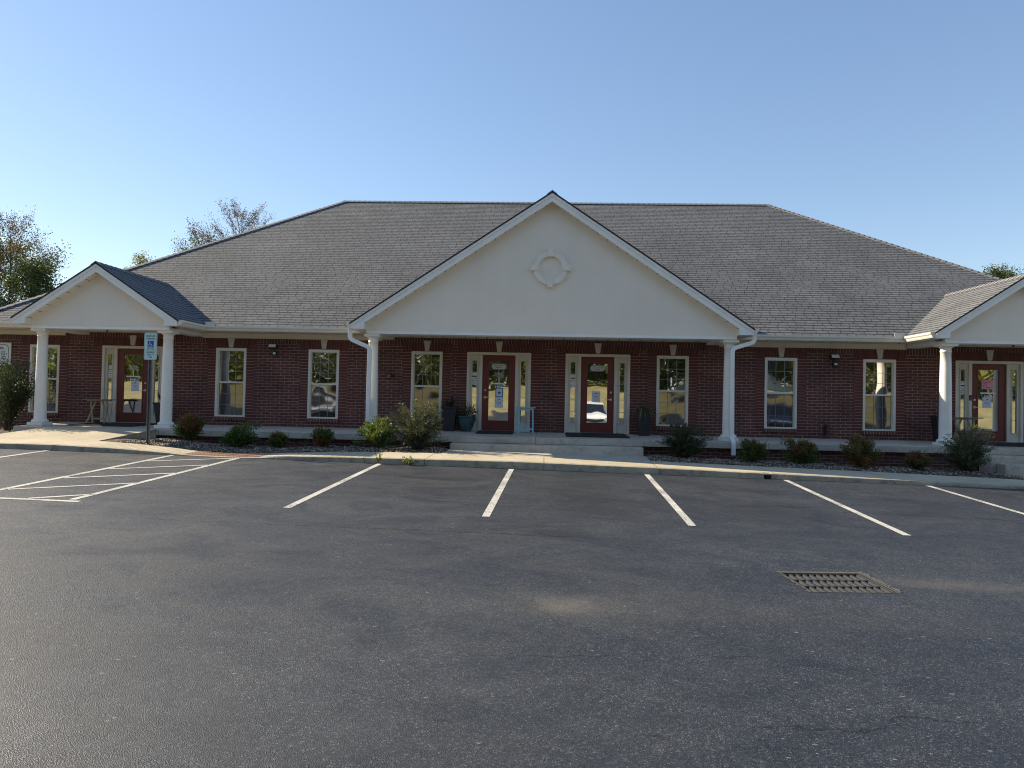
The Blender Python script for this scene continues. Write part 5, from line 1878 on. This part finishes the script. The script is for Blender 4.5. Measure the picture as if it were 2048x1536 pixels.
tree('bare_topped_tree', (-20.3, 30, -.2), 14.15, 'tall sparse autumn tree with straight leader rising behind the left hip of the roof', RUST, 15000, (.48, 1.0), .19, (.06, .115), 5, .17, .80, gt, 33, .5, .11, nl=52)
tree('bare_topped_tree', (-24.2, 30.5, -.2), 12.7, 'shorter sparse autumn tree left of the tall straight one', RUST + GREEN[:1], 8000, (.5, 1.0), .19, (.07, .13), 5, .15, .7, gt, 21, .2, .15, nl=40)
tree('leafy_tree', (31.1, 30, -.3), 11.0, 'green treetop peeping over the right hip of the roof', GREEN + PALE[:1], 9000, (.4, 1.0), .12, (.09, .16), 5, .2, .5, gt, 9, 0, .22)
tree('leafy_tree', (33.0, 31, -.3), 10.6, 'small treetop just above the right porch ridge', GREEN, 7000, (.4, 1.0), .18, (.09, .16), 5, .15, .5, gt, 10, 0, .2)

# neighbouring building at the far left
NB = empty('neighbouring_house', (-47, 27, -.2), label='grey shingled roof of the neighbouring brick building at the far left', cat='building')
mb = MB(); mb.box(-12, 12.5, -5, 8, 0, 3.1); mb.build('wall', M['brick'], NB)
mb = MB()
rx0, rx1, rzz, ez = -6.0, 9.3, 7.75, 3.05
roof_plane(mb, [(-12.6, -5.6, ez), (13.1, -5.6, ez), (rx1, 1.5, rzz), (rx0, 1.5, rzz)], (1, 0, 0))
roof_plane(mb, [(13.1, 8.6, ez), (-12.6, 8.6, ez), (rx0, 1.5, rzz), (rx1, 1.5, rzz)], (1, 0, 0))
roof_plane(mb, [(-12.6, 8.6, ez), (-12.6, -5.6, ez), (rx0, 1.5, rzz)], (0, 1, 0))
roof_plane(mb, [(13.1, -5.6, ez), (13.1, 8.6, ez), (rx1, 1.5, rzz)], (0, 1, 0))
mb.build('roof', [M['shingle'], M['edge']], NB)

# ------------------------------------------------------------------ what the windows mirror: lawn bank, trees, house, parked cars behind the camera
BANK = [(.15, .18, .06, 2), (.19, .20, .075, 2), (.11, .14, .045, 1), (.22, .19, .08, .7)]
gtb = 'trees on the bank across the car park'
proto = []
for k in range(3):
    proto.append(tree('bank_tree', (-46 + 1 * k, -58 - 2 * k, 2.1), 12.0 + 1.2 * k, 'leafy green tree on the grass bank across the car park', BANK, 13000, (.06, 1.0), .42, (.30, .55), 4, .22, .5, gtb, 40 + k, 0, .55))
spots = [(-38, -57), (-31, -60), (-25, -55), (-19, -59), (-13, -56), (-7.5, -60), (-2, -57), (3, -62), (9, -57), (13.5, -62), (36, -57), (42, -60), (47, -56), (18, -66), (31, -66)]
for i, (x, y) in enumerate(spots):
    src = proto[i % 3]
    c = src.copy(); COL.objects.link(c)
    c.location = (x, y, 2.0); c.rotation_euler.z = i * 1.7; s = .85 + .3 * ((i * 37) % 10) / 10
    c.scale = (s, s, s)
    for ch in src.children:
        d = ch.copy(); COL.objects.link(d); d.parent = c
n = 70000
P = np.stack([rng.uniform(-75, 85, n), rng.uniform(-78, -72, n), 2.2 + np.abs(rng.normal(size=n)) * 4.2], 1)
P[:, 2] *= .75 + .35 * np.sin(P[:, 0] * .23) * np.sin(P[:, 0] * .61 + 1)
P = P[(P[:, 0] < 17) | (P[:, 0] > 36)]
L = rng.uniform(.35, .7, len(P))
V, F, C = leaves(P, rng.normal(size=(len(P), 3)), L, L * .6, pick(BANK, len(P), .35))
tag(cloud_mesh('woods', V, F, C, M['tleaf']), 'dense green woodland edge behind the grass bank', 'woods', kind='stuff')
H_ = empty('white_house', (26, -70, 2.3), label='white sided house with grey roof on the bank across the car park', cat='house')
mb = MB(); mb.box(-8, 8, -4, 4, -.3, 3.4); mb.build('wall', M['siding'], H_)
mb = MB()
roof_plane(mb, [(-8.6, 4.6, 3.2), (8.6, 4.6, 3.2), (8.6, 0, 6.4), (-8.6, 0, 6.4)], (1, 0, 0))
roof_plane(mb, [(8.6, -4.6, 3.2), (-8.6, -4.6, 3.2), (-8.6, 0, 6.4), (8.6, 0, 6.4)], (1, 0, 0))
mb.build('roof', [M['shingle'], M['edge']], H_)
for xx in (-5, -1.5, 3.5, 6):
    mb = MB(); mb.box(xx - .5, xx + .5, 4.0, 4.03, 1.1, 2.5); mb.build('window', M['upglass'], H_)


def car(x, y, label, paint, rz=0.0):
    """a parked sport utility car, nose towards +y"""
    t = empty('parked_car', (x, y, zlane(x, y)), rz, label, 'car', 'cars parked across the lot')
    t.rotation_euler.x = -0.072
    side = [(-2.25, .45), (-2.28, .95), (-2.15, 1.25), (-1.75, 1.72), (-.3, 1.80), (.35, 1.74), (1.15, 1.20), (1.95, 1.08), (2.25, .92), (2.32, .55), (2.25, .30), (-2.2, .30)]
    mb = MB()
    n = len(side)
    def ring(w, k):
        out = []
        for yy, zz in side:
            ins = 0 if zz < 1.2 else .16 * (zz - 1.2) / .6 + .03
            out.append((k * (w - ins), yy * (.985 if abs(k) == 1 else 1), zz))
        return out
    Lr, Rr = ring(.93, -1), ring(.93, 1)
    for i in range(n):
        j = (i + 1) % n
        mb.face([Lr[i], Rr[i], Rr[j], Lr[j]])
    mb.face(Lr); mb.face(Rr[::-1])
    mb.build('body', paint, t, bevel=.06)
    mb = MB()
    mb.face([(-.74, 1.155, 1.225), (.74, 1.155, 1.225), (.66, .46, 1.70), (-.66, .46, 1.70)])
    for p in (mb.v,): pass
    mb.v = [(a, b_ + .02, c + .016) for a, b_, c in mb.v]
    mb.build('windscreen', M['carglass'], t)
    for s in (-1, 1):
        mb = MB()
        mb.prism([(s * .93, -1.6, 1.25), (s * .93, .85, 1.22), (s * .80, .25, 1.66), (s * .80, -1.5, 1.66)][::(1 if s > 0 else -1)], (-s * .03, 0, 0))
        mb.build('side_window', M['carglass'], t)
        mb = MB(); mb.box(s * .62 - .17, s * .62 + .17, 2.16, 2.30, .80, .93); mb.build('headlight', M['lampface'], t, bevel=.02)
        mb = MB(); mb.box(s * 1.02 - .09, s * 1.02 + .09, .80, .92, 1.16, 1.30); mb.build('wing_mirror', paint, t, bevel=.02)
        for yy in (-1.38, 1.42):
            mb = MB(); mb.tube([(s * .72, yy, .35), (s * .945, yy, .35)], .35, 24); w_ = mb.build('wheel', M['tyre'], t)
            mb = MB(); mb.tube([(s * .946, yy, .35), (s * .955, yy, .35)], .22, 18); mb.build('rim', M['steel'], w_)
    mb = MB(); mb.box(-.42, .42, 2.24, 2.335, .52, .80); mb.build('grille', M['black'], t, bevel=.02)
car(3.75, -26.3, 'white car parked across the lot facing the second red door', M['carwhite'])
car(-13.4, -26.3, 'white car parked across the lot facing the left windows', M['carwhite'])
car(15.6, -26.3, 'dark blue car parked across the lot facing the right windows', M['carblue'])
